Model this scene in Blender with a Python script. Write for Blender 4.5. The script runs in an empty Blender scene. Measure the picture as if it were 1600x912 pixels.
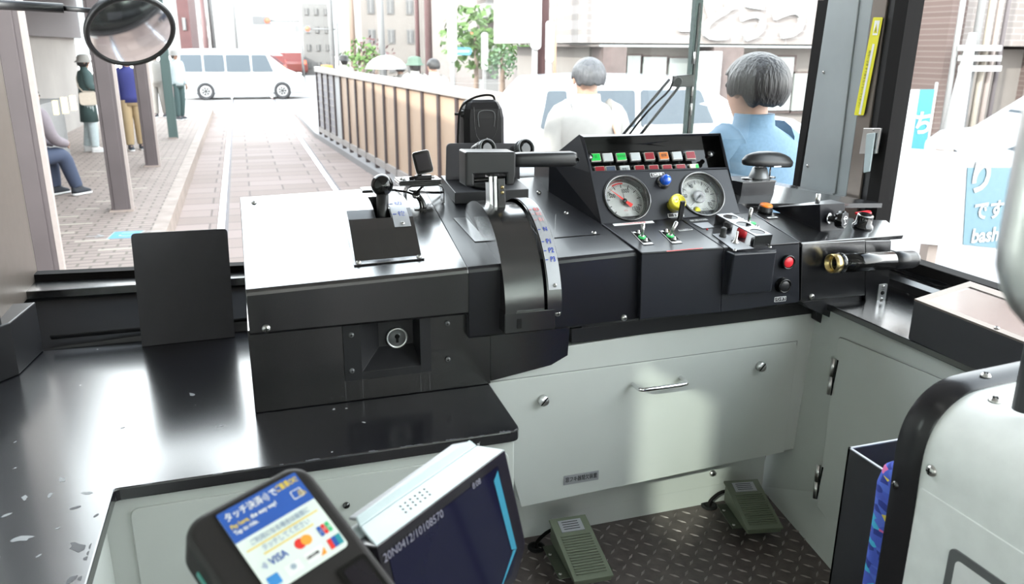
import bpy, bmesh, math, random
from mathutils import Vector, Matrix
random.seed(7)
V = Vector
# ------------------------------------------------------------------ camera, sky, sun, exposure
FPX, PITCH, YAW, ROLL = 1252.94, .295523, .319041, -.005763
def _rot():
    cy, sy = math.cos(YAW), math.sin(YAW); cp, sp = math.cos(PITCH), math.sin(PITCH); cr, sr = math.cos(ROLL), math.sin(ROLL)
    Rz = Matrix(((cy, sy, 0), (-sy, cy, 0), (0, 0, 1))); Rx = Matrix(((1, 0, 0), (0, cp, sp), (0, -sp, cp)))
    B = Matrix(((1, 0, 0), (0, 0, 1), (0, -1, 0))); Rr = Matrix(((cr, -sr, 0), (sr, cr, 0), (0, 0, 1)))
    return Rz @ Rx @ B @ Rr
RC = _rot()
CAM = V((0, 0, 1.2))
sc = bpy.context.scene
cd = bpy.data.cameras.new('camera'); cam = bpy.data.objects.new('camera', cd); sc.collection.objects.link(cam)
cam.matrix_world = Matrix.Translation(CAM) @ (RC @ Matrix(((1, 0, 0), (0, -1, 0), (0, 0, -1)))).to_4x4()
cd.sensor_width = 36; cd.lens = FPX / 1600 * 36; cd.clip_start = .02; cd.clip_end = 2000
cd.dof.use_dof = True; cd.dof.focus_distance = 1.85; cd.dof.aperture_fstop = 7.0
sc.camera = cam
sc.view_settings.view_transform = 'Standard'; sc.view_settings.look = 'None'; sc.view_settings.gamma = 1
sc.view_settings.use_curve_mapping = False; sc.view_settings.exposure = 0.0
sc.cycles.max_bounces = 8; sc.cycles.diffuse_bounces = 4; sc.cycles.glossy_bounces = 4
sc.cycles.transparent_max_bounces = 12; sc.cycles.caustics_reflective = False; sc.cycles.caustics_refractive = False
sc.cycles.use_denoising = True
SKY = 10.0; SUNE = 6.5; SUNDIR = V((1.0, .80, -.60)).normalized()
w = bpy.data.worlds.new('world'); sc.world = w; w.use_nodes = True
nt = w.node_tree; bg = nt.nodes['Background']
tc = nt.nodes.new('ShaderNodeTexCoord'); sx = nt.nodes.new('ShaderNodeSeparateXYZ'); rp = nt.nodes.new('ShaderNodeValToRGB')
nt.links.new(tc.outputs['Generated'], sx.inputs[0]); nt.links.new(sx.outputs['Z'], rp.inputs[0]); nt.links.new(rp.outputs[0], bg.inputs[0])
rp.color_ramp.elements[0].position = 0.0; rp.color_ramp.elements[0].color = (1, .99, .98, 1)
rp.color_ramp.elements[1].position = .95; rp.color_ramp.elements[1].color = (.20, .24, .30, 1)
_e = rp.color_ramp.elements.new(.58); _e.color = (.88, .94, 1, 1)
bg.inputs[1].default_value = SKY
sd = bpy.data.lights.new('sun', 'SUN'); sd.energy = SUNE; sd.angle = .02; sd.color = (1, .96, .9)
so = bpy.data.objects.new('sun', sd); sc.collection.objects.link(so)
so.rotation_euler = SUNDIR.to_track_quat('-Z', 'Y').to_euler(); so.location = (-6, -6, 9)
# ------------------------------------------------------------------ points from the measured photograph
def ray(u, v): return RC @ V(((u - 800) / FPX, (v - 456) / FPX, 1))
def PX(u, v, x): d = ray(u, v); return CAM + d * (x / d.x)
def PY(u, v, y): d = ray(u, v); return CAM + d * (y / d.y)
def PZ(u, v, z): d = ray(u, v); return CAM + d * ((z - CAM.z) / d.z)
def PP(u, v, o, n): d = ray(u, v); return CAM + d * ((V(o) - CAM).dot(n) / d.dot(n))
def PD(u, v, dist): return CAM + ray(u, v).normalized() * dist
# ------------------------------------------------------------------ materials
MATS = {}
def mat(name, col, rough=.5, metal=0, spec=.5, noise=None, bump=0, bscale=60, trans=0, emit=None, es=1, coat=0, alpha=1, ior=1.45):
    m = bpy.data.materials.new(name); m.use_nodes = True; t = m.node_tree; b = t.nodes['Principled BSDF']
    b.inputs['Base Color'].default_value = (*col, 1); b.inputs['Roughness'].default_value = rough
    b.inputs['Metallic'].default_value = metal; b.inputs['Specular IOR Level'].default_value = spec
    b.inputs['Transmission Weight'].default_value = trans; b.inputs['Coat Weight'].default_value = coat; b.inputs['IOR'].default_value = ior
    b.inputs['Coat Roughness'].default_value = .08
    if emit: b.inputs['Emission Color'].default_value = (*emit, 1); b.inputs['Emission Strength'].default_value = es
    tc = t.nodes.new('ShaderNodeTexCoord')
    ns = t.nodes.new('ShaderNodeTexNoise'); t.links.new(tc.outputs['Object'], ns.inputs['Vector'])
    ns.inputs['Scale'].default_value = noise[1] if noise else 30; ns.inputs['Detail'].default_value = 4
    rp = t.nodes.new('ShaderNodeValToRGB'); t.links.new(ns.outputs['Fac'], rp.inputs[0])
    k = noise[0] if noise else .04
    rp.color_ramp.elements[0].position = .3; rp.color_ramp.elements[1].position = .7
    rp.color_ramp.elements[0].color = (*[max(0, c * (1 - k)) for c in col], 1); rp.color_ramp.elements[1].color = (*[min(1, c * (1 + k)) for c in col], 1)
    t.links.new(rp.outputs[0], b.inputs['Base Color'])
    if bump:
        n2 = t.nodes.new('ShaderNodeTexNoise'); t.links.new(tc.outputs['Object'], n2.inputs['Vector']); n2.inputs['Scale'].default_value = bscale
        bp = t.nodes.new('ShaderNodeBump'); bp.inputs['Strength'].default_value = bump; bp.inputs['Distance'].default_value = .002
        t.links.new(n2.outputs['Fac'], bp.inputs['Height']); t.links.new(bp.outputs[0], b.inputs['Normal'])
    MATS[name] = m; return m
def chips(name, base, chip, scale, lo, rough, rough2, bump=0, stretch=(1, 1, 1)):
    """painted metal whose paint has flaked off in small islands"""
    m = mat(name, base, rough, bump=bump, bscale=25); t = m.node_tree; b = t.nodes['Principled BSDF']
    tc = t.nodes.new('ShaderNodeTexCoord'); mp = t.nodes.new('ShaderNodeMapping'); mp.inputs['Scale'].default_value = stretch
    vo = t.nodes.new('ShaderNodeTexNoise'); vo.inputs['Scale'].default_value = scale; vo.inputs['Detail'].default_value = 3; vo.inputs['Roughness'].default_value = .55
    t.links.new(tc.outputs['Object'], mp.inputs[0]); t.links.new(mp.outputs[0], vo.inputs['Vector'])
    r = t.nodes.new('ShaderNodeValToRGB'); r.color_ramp.elements[0].position = lo; r.color_ramp.elements[1].position = lo + .01
    t.links.new(vo.outputs['Fac'], r.inputs[0])
    mx = t.nodes.new('ShaderNodeMix'); mx.data_type = 'RGBA'; t.links.new(r.outputs[0], mx.inputs['Factor'])
    mx.inputs['A'].default_value = (*base, 1); mx.inputs['B'].default_value = (*chip, 1); t.links.new(mx.outputs['Result'], b.inputs['Base Color'])
    mr = t.nodes.new('ShaderNodeMapRange'); mr.inputs['To Min'].default_value = rough; mr.inputs['To Max'].default_value = rough2
    t.links.new(r.outputs[0], mr.inputs['Value']); t.links.new(mr.outputs[0], b.inputs['Roughness'])
    return m
for m_ in (chips('worktop_paint', (.012, .012, .015), (.42, .43, .44), 26, .735, .2, .5, bump=.03), chips('console_paint', (.006, .006, .007), (.09, .09, .09), 16, .76, .22, .5, bump=.04), mat('black_paint', (.009, .009, .010), .22)):
    b_ = m_.node_tree.nodes['Principled BSDF']; b_.inputs['Coat Weight'].default_value = .45 if 'worktop' in m_.name else 1; b_.inputs['Coat Roughness'].default_value = .2; b_.inputs['Coat IOR'].default_value = 1.5; b_.inputs['Specular IOR Level'].default_value = .9
mat('deck_paint', (.008, .008, .011), .30, spec=.5); MATS['deck_paint'].node_tree.nodes['Principled BSDF'].inputs['Coat Weight'].default_value = .12
mat('black_satin', (.014, .014, .016), .42); mat('black_matte', (.03, .03, .034), .62)
mat('board_paint', (.05, .048, .054), .6, bump=.1, bscale=900)
mat('face_paint', (.012, .013, .018), .36, bump=.05, bscale=900)
mat('plastic_black', (.012, .012, .013), .35); mat('gloss_black', (.006, .006, .006), .06); mat('rubber', (.006, .005, .005), .8, spec=.2)
mat('hole', (.002, .002, .002), .9)
mat('cab_white', (.52, .545, .52), .42, noise=(.02, 8)); mat('seam', (.25, .26, .25), .7); mat('panel_cream', (.72, .68, .62), .5)
mat('chrome', (.75, .75, .76), .12, 1); mat('steel', (.55, .54, .53), .3, 1); mat('brushed', (.8, .8, .8), .36, 1, bump=.08, bscale=400)
mat('silver_plate', (.36, .37, .39), .5, .4); mat('brass', (.62, .48, .22), .28, 1); mat('grey_metal', (.16, .165, .17), .35, .3)
mat('pillar_grey', (.30, .33, .34), .42, .1, noise=(.1, 5)); mat('bronze_frame', (.20, .17, .15), .4, .6)
mat('diamond_plate', (.095, .078, .073), .45, .1, noise=(.25, 40)); mat('diamond_lug', (.24, .21, .2), .35, .2)
mat('pedal_green', (.13, .15, .105), .5); mat('pedal_dark', (.06, .07, .05), .6); mat('blue_ink', (.02, .05, .35), .5); mat('red_ink', (.6, .05, .05), .5)
mat('pink_ink', (.65, .3, .3), .5); mat('white_ink', (.8, .8, .8), .5); mat('black_ink', (.02, .02, .02), .5)
mat('label_white', (.8, .8, .8), .45); mat('dial_white', (.82, .84, .82), .5, spec=.2); mat('dial_grey', (.3, .3, .31), .4)
mat('lamp_red', (.22, .012, .02), .25); mat('lamp_green', (.015, .38, .06), .25, emit=(.02, .6, .1), es=.25)
mat('lamp_white', (.42, .45, .46), .25); mat('lamp_amber', (.5, .14, .02), .25); mat('lamp_blue', (.06, .08, .12), .25); mat('lamp_cream', (.75, .7, .5), .25)
mat('knob_blue', (.01, .1, .62), .12, coat=1); mat('knob_yellow', (.72, .62, .04), .2, coat=.6); mat('red_plastic', (.55, .02, .03), .3)
mat('orange_plastic', (.8, .2, .02), .35); mat('green_plastic', (.05, .6, .15), .4); mat('yellow', (.75, .7, .02), .45); mat('sticker_red', (.7, .08, .08), .5)
mat('blue_print', (.03, .10, .40), .4); mat('paper', (.72, .78, .74), .45); mat('gold_ink', (.75, .55, .08), .5); mat('mc_red', (.75, .04, .03), .5); mat('mc_orange', (.85, .35, .05), .5)
mat('teal', (.03, .28, .33), .4); mat('teal_strip', (.12, .42, .36), .3); mat('grey_ink', (.35, .42, .5), .5); mat('amex', (.05, .25, .6), .5); mat('jcb_g', (.05, .5, .2), .5)
mat('reader_body', (.012, .010, .010), .55); mat('reader_side', (.012, .016, .015), .25)
mat('chip', (.28, .29, .30), .6); mat('chip_dark', (.10, .10, .11), .6); mat('monitor_white', (.46, .54, .56), .35); mat('screen', (.006, .006, .02), .08, spec=.25); mat('screen_line', (.02, .12, .18), .2, emit=(.06, .32, .45), es=.35)
mat('screen_ink', (.12, .12, .14), .2, emit=(.2, .19, .26), es=.6); mat('unit_black', (.008, .007, .008), .5, spec=.3); mat('screen_bezel', (.012, .01, .014), .15)
mat('white_board', (.84, .86, .85), .38); mat('dark_post', (.05, .05, .055), .45); mat('pink_edge', (.55, .06, .12), .5)
mat('trim_black', (.018, .017, .02), .22)
def glass(name, tint, fac, rough=0):
    m = bpy.data.materials.new(name); m.use_nodes = True; t = m.node_tree; t.nodes.clear()
    o = t.nodes.new('ShaderNodeOutputMaterial'); a = t.nodes.new('ShaderNodeBsdfTransparent'); g = t.nodes.new('ShaderNodeBsdfGlossy'); x = t.nodes.new('ShaderNodeMixShader')
    a.inputs[0].default_value = (*tint, 1); g.inputs['Roughness'].default_value = rough; g.inputs[0].default_value = (.9, .95, .95, 1)
    fr = t.nodes.new('ShaderNodeLayerWeight'); pw = t.nodes.new('ShaderNodeMath'); pw.operation = 'POWER'; pw.inputs[1].default_value = 5
    mu = t.nodes.new('ShaderNodeMath'); mu.operation = 'MULTIPLY_ADD'; mu.inputs[1].default_value = .9 * fac; mu.inputs[2].default_value = .03 * fac; mu.use_clamp = True
    t.links.new(fr.outputs['Facing'], pw.inputs[0]); t.links.new(pw.outputs[0], mu.inputs[0]); t.links.new(mu.outputs[0], x.inputs[0]); t.links.new(a.outputs[0], x.inputs[1]); t.links.new(g.outputs[0], x.inputs[2]); t.links.new(x.outputs[0], o.inputs[0])
    MATS[name] = m
glass('window_glass', (.97, .985, .975), .10); glass('tinted_glass', (.75, .80, .765), .7); glass('gauge_glass', (.96, .96, .96), .3); glass('clear_yellow', (.9, .8, .2), .8); glass('car_glass_clear', (.75, .8, .82), 1.0)
# blue moquette for the driver's seat
def moquette():
    m = mat('moquette', (.06, .10, .5), .95); t = m.node_tree; b = t.nodes['Principled BSDF']
    tc = t.nodes.new('ShaderNodeTexCoord'); vo = t.nodes.new('ShaderNodeTexVoronoi'); vo.inputs['Scale'].default_value = 42
    mp = t.nodes.new('ShaderNodeMapping'); mp.inputs['Rotation'].default_value = (.3, .2, .5); mp.inputs['Scale'].default_value = (1, 1, 2.2)
    t.links.new(tc.outputs['Object'], mp.inputs[0]); t.links.new(mp.outputs[0], vo.inputs['Vector'])
    sp = t.nodes.new('ShaderNodeSeparateColor'); t.links.new(vo.outputs['Color'], sp.inputs[0]); r = t.nodes.new('ShaderNodeValToRGB'); r.color_ramp.interpolation = 'CONSTANT'
    e = r.color_ramp.elements; e[0].color = (.07, .12, .55, 1); e[1].position = .45; e[1].color = (.03, .05, .28, 1)
    for p, c in ((.6, (.09, .16, .62, 1)), (.78, (.06, .45, .68, 1)), (.86, (.07, .11, .5, 1)), (.93, (.65, .15, .35, 1)), (.97, (.7, .6, .1, 1))):
        q = e.new(p); q.color = c
    t.links.new(sp.outputs[0], r.inputs[0]); t.links.new(r.outputs[0], b.inputs['Base Color'])
moquette()
# ------------------------------------------------------------------ mesh builder
OR = {}
def tag(o, label=None, cat=None, group=None, kind=None):
    if label: o['label'] = label
    if cat: o['category'] = cat
    if group: o['group'] = group
    if kind: o['kind'] = kind
    return o
def thing(name, loc, label, cat, group=None):
    o = bpy.data.objects.new(name, None); sc.collection.objects.link(o); o.location = loc; o.empty_display_size = .05
    OR[o.name] = V(loc); return tag(o, label, cat, group)
def fr(o, ex, ey=None, n=None):
    """local frame: origin, x axis, and either the y axis hint or the normal"""
    ex = V(ex).normalized()
    if n is not None: n = V(n).normalized(); ex = (ex - n * ex.dot(n)).normalized(); ey = n.cross(ex)
    else: ey = V(ey); n = ex.cross(ey).normalized(); ey = n.cross(ex)
    return Matrix(((ex.x, ey.x, n.x, o[0]), (ex.y, ey.y, n.y, o[1]), (ex.z, ey.z, n.z, o[2]), (0, 0, 0, 1)))
I4 = Matrix.Identity(4)
class MB:
    def __init__(s): s.v = []; s.f = []; s.m = []; s.sm = []; s.names = []
    def mi(s, n):
        if n not in s.names: s.names.append(n)
        return s.names.index(n)
    def add(s, vs, fs, m, smooth=False):
        b = len(s.v); s.v += [V(p) for p in vs]; i = s.mi(m)
        for f in fs: s.f.append([b + k for k in f]); s.m.append(i); s.sm.append(smooth)
        return s
    def box(s, x0, x1, y0, y1, z0, z1, m, M=I4):
        p = [M @ V(q) for q in ((x0, y0, z0), (x1, y0, z0), (x1, y1, z0), (x0, y1, z0), (x0, y0, z1), (x1, y0, z1), (x1, y1, z1), (x0, y1, z1))]
        return s.add(p, ((0, 3, 2, 1), (4, 5, 6, 7), (0, 1, 5, 4), (1, 2, 6, 5), (2, 3, 7, 6), (3, 0, 4, 7)), m)
    def slab(s, pts, vec, m, m2=None):
        """closed prism: polygon of 3-D points pushed along a vector"""
        n = len(pts); a = [V(p) for p in pts]; vec = V(vec); c = [p + vec for p in a]
        nn = V((0, 0, 0))
        for i in range(n): nn += a[i].cross(a[(i + 1) % n])
        if nn.dot(vec) > 0: a.reverse(); c.reverse()
        s.add(a + c, [list(range(n))], m); b = len(s.v) - 2 * n; i2 = s.mi(m2 or m)
        s.f.append([b + n + k for k in reversed(range(n))]); s.m.append(i2); s.sm.append(False)
        for i in range(n):
            j = (i + 1) % n; s.f.append([b + j, b + i, b + n + i, b + n + j]); s.m.append(i2); s.sm.append(False)
        return s
    def flat(s, pts, m): return s.add(pts, [list(range(len(pts)))], m)
    def prism(s, M, pts, z0, z1, m, m2=None): return s.slab([M @ V((p[0], p[1], z0)) for p in pts], (M.to_3x3() @ V((0, 0, z1 - z0))), m, m2)
    def lathe(s, M, prof, m, seg=24, a0=0, a1=None, sx=1, sy=1, cap=True):
        full = a1 is None; a1 = a0 + 2 * math.pi if full else a1; k = seg if full else seg + 1; vs = []
        for r, z in prof:
            for i in range(k):
                a = a0 + (a1 - a0) * i / seg; vs.append(M @ V((r * math.cos(a) * sx, r * math.sin(a) * sy, z)))
        fs = []
        for j in range(len(prof) - 1):
            for i in range(seg if not full else k):
                i2 = (i + 1) % k if full else i + 1
                fs.append((j * k + i, j * k + i2, (j + 1) * k + i2, (j + 1) * k + i))
        s.add(vs, fs, m, True); b = len(s.v) - len(vs)
        if full and cap:
            if prof[0][0] > 1e-5: s.f.append([b + i for i in reversed(range(k))]); s.m.append(s.mi(m)); s.sm.append(False)
            if prof[-1][0] > 1e-5: s.f.append([b + (len(prof) - 1) * k + i for i in range(k)]); s.m.append(s.mi(m)); s.sm.append(False)
        return s
    def cyl(s, p, q, r, m, seg=16, r2=None):
        p, q = V(p), V(q); d = q - p; L = d.length; h = V((0, 0, 1)) if abs(d.normalized().z) < .9 else V((1, 0, 0))
        M = fr(p, h.cross(d), n=d); return s.lathe(M, [(r, 0), (r2 if r2 is not None else r, L)], m, seg)
    def tube(s, pts, r, m, seg=10, smooth=1):
        P = [V(p) for p in pts]
        for _ in range(smooth):
            if len(P) > 2:
                Q = [P[0]]
                for i in range(len(P) - 1): Q += [P[i] * .75 + P[i + 1] * .25, P[i] * .25 + P[i + 1] * .75]
                Q.append(P[-1]); P = Q
        vs = []; up = None; n = len(P)
        for i, p in enumerate(P):
            d = (P[min(i + 1, n - 1)] - P[max(i - 1, 0)]).normalized()
            if up is None: up = d.cross(V((0, 0, 1)) if abs(d.z) < .9 else V((1, 0, 0))).normalized()
            up = (up - d * up.dot(d)).normalized(); w = d.cross(up)
            rr = r if not callable(r) else r(i / (n - 1))
            for k in range(seg):
                a = 2 * math.pi * k / seg; vs.append(p + (up * math.cos(a) + w * math.sin(a)) * rr)
        fs = [(i * seg + k, i * seg + (k + 1) % seg, (i + 1) * seg + (k + 1) % seg, (i + 1) * seg + k) for i in range(n - 1) for k in range(seg)]
        s.add(vs, fs, m, True); b = len(s.v) - len(vs)
        s.f.append([b + k for k in reversed(range(seg))]); s.f.append([b + (n - 1) * seg + k for k in range(seg)]); s.m += [s.mi(m)] * 2; s.sm += [False] * 2
        return s
    def ball(s, c, r, m, seg=24, rings=12, M=None):
        r = r if isinstance(r, (tuple, list)) else (r, r, r); M = M or Matrix.Translation(V(c)); vs = []; fs = []
        for j in range(rings + 1):
            t = math.pi * j / rings
            for i in range(seg):
                a = 2 * math.pi * i / seg; vs.append(M @ V((r[0] * math.sin(t) * math.cos(a), r[1] * math.sin(t) * math.sin(a), r[2] * math.cos(t))))
        for j in range(rings):
            for i in range(seg): fs.append((j * seg + i, (j + 1) * seg + i, (j + 1) * seg + (i + 1) % seg, j * seg + (i + 1) % seg))
        return s.add(vs, fs, m, True)
    def loft(s, rings, m, cap=True, smooth=True, close=True):
        k = len(rings[0]); vs = [p for r in rings for p in r]; fs = []
        for j in range(len(rings) - 1):
            for i in range(k if close else k - 1): fs.append((j * k + i, j * k + (i + 1) % k, (j + 1) * k + (i + 1) % k, (j + 1) * k + i))
        s.add(vs, fs, m, smooth); b = len(s.v) - len(vs)
        if cap:
            s.f.append([b + i for i in reversed(range(k))]); s.f.append([b + (len(rings) - 1) * k + i for i in range(k)]); s.m += [s.mi(m)] * 2; s.sm += [False] * 2
        return s
    def text(s, M, body, size, m, z=.0004, align='CENTER', sx=1, bold=0, depth=0):
        cu = bpy.data.curves.new('t', 'FONT'); cu.body = body; cu.size = size; cu.align_x = align; cu.align_y = 'CENTER'; cu.offset = bold; cu.resolution_u = 3; cu.extrude = depth
        o = bpy.data.objects.new('t', cu); sc.collection.objects.link(o); bpy.context.view_layer.update()
        dg = bpy.context.evaluated_depsgraph_get(); me = bpy.data.meshes.new_from_object(o.evaluated_get(dg))
        vs = [M @ V((q.co.x * sx, q.co.y, q.co.z + z)) for q in me.vertices]; fs = [list(p.vertices) for p in me.polygons]
        s.add(vs, fs, m); bpy.data.objects.remove(o); bpy.data.curves.remove(cu); bpy.data.meshes.remove(me)
        return s
    def build(s, name, parent=None, label=None, cat=None, group=None, kind=None, bevel=0, seg=2, recalc=False, sub=0):
        if parent is None:
            xs = [p.x for p in s.v]; ys = [p.y for p in s.v]; zs = [p.z for p in s.v]
            o0 = V(((min(xs) + max(xs)) / 2, (min(ys) + max(ys)) / 2, min(zs)))
        else: o0 = OR[parent.name]
        me = bpy.data.meshes.new(name); me.from_pydata([p - o0 for p in s.v], [], s.f)
        for n in s.names: me.materials.append(MATS[n])
        for p, i, k in zip(me.polygons, s.m, s.sm): p.material_index = i; p.use_smooth = k
        if recalc:
            bm = bmesh.new(); bm.from_mesh(me); bmesh.ops.recalc_face_normals(bm, faces=bm.faces); bm.to_mesh(me); bm.free()
        me.update()
        o = bpy.data.objects.new(name, me); sc.collection.objects.link(o); OR[o.name] = o0
        if parent is None: o.location = o0
        else: o.parent = parent
        if bevel:
            b = o.modifiers.new('bevel', 'BEVEL'); b.width = bevel; b.segments = seg; b.limit_method = 'ANGLE'; b.angle_limit = .6; b.harden_normals = False
        if sub:
            b = o.modifiers.new('sub', 'SUBSURF'); b.levels = sub; b.render_levels = sub
        return tag(o, label, cat, group, kind)
def circ(r, n=24, cx=0, cy=0, a0=0, a1=None):
    if a1 is None: return [(cx + r * math.cos(a0 + 2 * math.pi * i / n), cy + r * math.sin(a0 + 2 * math.pi * i / n)) for i in range(n)]
    return [(cx + r * math.cos(a0 + (a1 - a0) * i / n), cy + r * math.sin(a0 + (a1 - a0) * i / n)) for i in range(n + 1)]
def rrect(x0, x1, y0, y1, r, n=5):
    o = []
    for cx, cy, a in ((x1 - r, y0 + r, -90), (x1 - r, y1 - r, 0), (x0 + r, y1 - r, 90), (x0 + r, y0 + r, 180)):
        o += [(cx + r * math.cos(math.radians(a + 90 * i / n)), cy + r * math.sin(math.radians(a + 90 * i / n))) for i in range(n + 1)]
    return o
def rpoly(pts, r, n=4):
    """round the corners of a polygon of 3-D points"""
    out = []; N = len(pts)
    for i in range(N):
        p, a, b = V(pts[i]), V(pts[i - 1]), V(pts[(i + 1) % N]); rr = r[i] if isinstance(r, (list, tuple)) else r
        if rr <= 0: out.append(p); continue
        A = p + (a - p).normalized() * rr; B = p + (b - p).normalized() * rr
        for k in range(n + 1):
            t = k / n; out.append(A * (1 - t) ** 2 + p * 2 * t * (1 - t) + B * t * t)
    return out
def screw(parent, p, n, r=.006, m='steel', name='screw', slot=False):
    b = MB(); M = fr(p, (0, 0, 1) if abs(V(n).normalized().z) < .9 else (1, 0, 0), n=n)
    b.lathe(M, [(r, 0), (r, r * .25), (r * .75, r * .6), (r * .35, r * .78), (0, r * .8)], m, 14)
    if slot: b = MB(); b.lathe(M, [(r, 0), (r, r * .8), (r * .93, r), (0, r)], m, 20); b.box(-r * .95, r * .95, -r * .13, r * .13, r, r * 1.04, 'hole', M @ Matrix.Rotation(-.7, 4, 'Z'))
    else:
        b.box(-r * .5, r * .5, -r * .12, r * .12, r * .7, r * .86, 'hole', M); b.box(-r * .12, r * .12, -r * .5, r * .5, r * .7, r * .86, 'hole', M)
    return b.build(name, parent)
# ================================================================== the cab: setting
FR = 2.12                      # windscreen plane
b = MB(); b.box(-.75, 1.7, -5, 2.2, -.04, 0, 'diamond_plate')
rl = []
for i in range(-2, 34):
    for j in range(0, 26):
        x = .42 + i * .033; y = 1.69 - j * .033 + (i % 2) * .0
        if x > 1.5 or y < .95: continue
        a = math.radians(38 if (i + j) % 2 else -52) + .1
        ux, uy = math.cos(a), math.sin(a); L, W = .0135, .0032
        P = [(x + ux * L, y + uy * L, .0), (x - uy * W, y + ux * W, .0), (x - ux * L, y - uy * L, .0), (x + uy * W, y - ux * W, .0)]
        T = [(x + ux * L * .6, y + uy * L * .6, .0022), (x - uy * W * .3, y + ux * W * .3, .0026), (x - ux * L * .6, y - uy * L * .6, .0022), (x + uy * W * .3, y - ux * W * .3, .0026)]
        b.add(P + T, ((0, 1, 5, 4), (1, 2, 6, 5), (2, 3, 7, 6), (3, 0, 4, 7), (4, 5, 6, 7)), 'diamond_lug')
b.build('floor', kind='structure')
b = MB(); b.box(-.75, 1.75, -5, 2.45, 2.15, 2.2, 'panel_cream'); b.build('ceiling', kind='structure')
# front wall under the windscreen, with its ledge
GA, GB = V((-.582, 2.36, 0)), V((1.64, 2.10, 0))        # line of the glass in plan
b = MB(); b.box(-.7, 1.72, FR, FR + .04, -.04, .478, 'black_satin'); b.add([V(p) for p in ((-.62, FR, .478), (1.62, FR, .478), (1.64, 2.14, .578), (-.62, 2.25, .578), (-.62, 2.45, .478), (1.7, 2.2, .478))], [(0, 1, 2, 3), (0, 4, 5, 1)], 'black_satin'); b.build('wall_front', kind='structure')
b = MB()
b.slab([(-.60, 2.24, .578), (1.62, 2.13, .578), (1.70, 2.16, .578), (-.60, 2.42, .578)], (0, 0, .022), 'black_paint')
b.slab([(-.5, FR + .012, .50), (1.6, FR + .002, .50), (1.6, FR - .008, .51), (-.5, FR + .004, .51)], (0, 0, .006), 'black_satin')
b.build('trim_front', kind='structure', bevel=.004)
# left side wall and its pillar
b = MB(); b.box(-.66, -.60, -4.9, 2.42, 0, .93, 'cab_white'); b.box(-.66, -.60, 1.78, 2.42, .93, 2.15, 'black_satin'); b.box(-.66, -.6, -4.9, FR, 1.78, 2.15, 'cab_white')
for y0, y1 in ((-4.9, -4.6), (-3.2, -3.0), (-1.6, .21), (.44, 1.79)): b.box(-.66, -.60, y0, y1, .93, 1.78, 'cab_white')
b.box(-.66, -.60, .20, .45, 1.387, 1.78, 'cab_white')
b.build('wall_left', kind='structure')
w3 = MB(); w3.box(-.655, -.605, .21, .225, .93, 1.387, 'rubber'); w3.box(-.655, -.605, .43, .44, .93, 1.387, 'rubber'); w3 = w3.build('window_3', kind='structure')
g = MB(); g.box(-.635, -.630, .22, .435, .93, 1.39, 'tinted_glass'); g.box(-.635, -.630, -4.6, -1.6, .93, 1.78, 'tinted_glass'); g.build('glass', w3)
b = MB(); b.box(-.62, -.562, 1.96, 2.38, .58, 2.15, 'bronze_frame'); b.build('trim_left', kind='structure', bevel=.003)
b = MB(); b.slab([(-.60, 1.88, .481), (-.535, 1.96, .481), (-.515, 2.115, .481), (-.60, 2.115, .481)], (0, 0, .125), 'black_satin')
b.slab([(-.60, 1.80, .6), (-.548, 1.955, .6), (-.60, 1.955, .6)], (0, 0, 1.5), 'black_satin')
b.build('trim_corner', kind='structure', bevel=.003)
# windscreen
wf = MB(); gd = (GB - GA).normalized(); Mg_ = fr(GA, gd, n=(0, 0, 1)); GL = (GB - GA).length
wf.box(-.005, .018, -.02, .02, .600, 2.15, 'rubber', Mg_); wf.box(0, GL, -.02, .02, .600, .618, 'rubber', Mg_); wf.box(0, GL, -.02, .02, 2.1, 2.15, 'rubber', Mg_)
wf.slab([PX(1245, 292, 1.625), PX(1238, 292, 1.625), PX(1278, 0, 1.625), PX(1287, 0, 1.625), (1.625, 1.97, 2.15), (1.625, 1.95, 2.15)], (.03, 0, 0), 'rubber')
w1 = wf.build('window_1', kind='structure')
g = MB(); g.box(.005, GL, -.003, .003, .612, 2.12, 'window_glass', Mg_); g.build('glass', w1)
# right corner pillar: grey inner face, bronze strip, rubber
b = MB()
def strip(bb, u0, u1, m, x=1.62, th=.05, y0=None):
    """a vertical band of the pillar between two image-measured heights"""
    def yz(u):
        p = PX(u[0], u[1], x); q = PX(u[2], u[3], x); s = (q.y - p.y) / (q.z - p.z)
        return (p.y + s * (.62 - p.z), p.y + s * (2.15 - p.z))
    a, c = yz(u0), yz(u1)
    bb.slab([(x, a[0], .62), (x, c[0], .62), (x, c[1], 2.15), (x, a[1], 2.15)], (th, 0, 0), m)
strip(b, (1294, 0, 1250, 290), (1342, 0, 1306, 290), 'pillar_grey'); b.build('trim_pillar', kind='structure', bevel=.002)
b = MB(); strip(b, (1342, 0, 1306, 290), (1364, 0, 1324, 290), 'pillar_grey', x=1.624); b.build('trim_pillar_return', kind='structure')
b = MB(); strip(b, (1364, 0, 1324, 290), (1386, 0, 1345, 290), 'bronze_frame', x=1.616); b.build('trim_pillar_strip', kind='structure', bevel=.002)
b = MB(); strip(b, (1386, 0, 1345, 290), (1399, 0, 1357, 290), 'black_satin', x=1.622); strip(b, (1399, 0, 1357, 290), (1420, 0, 1376, 290), 'rubber', x=1.612); b.build('trim_pillar_rubber', kind='structure')
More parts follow.
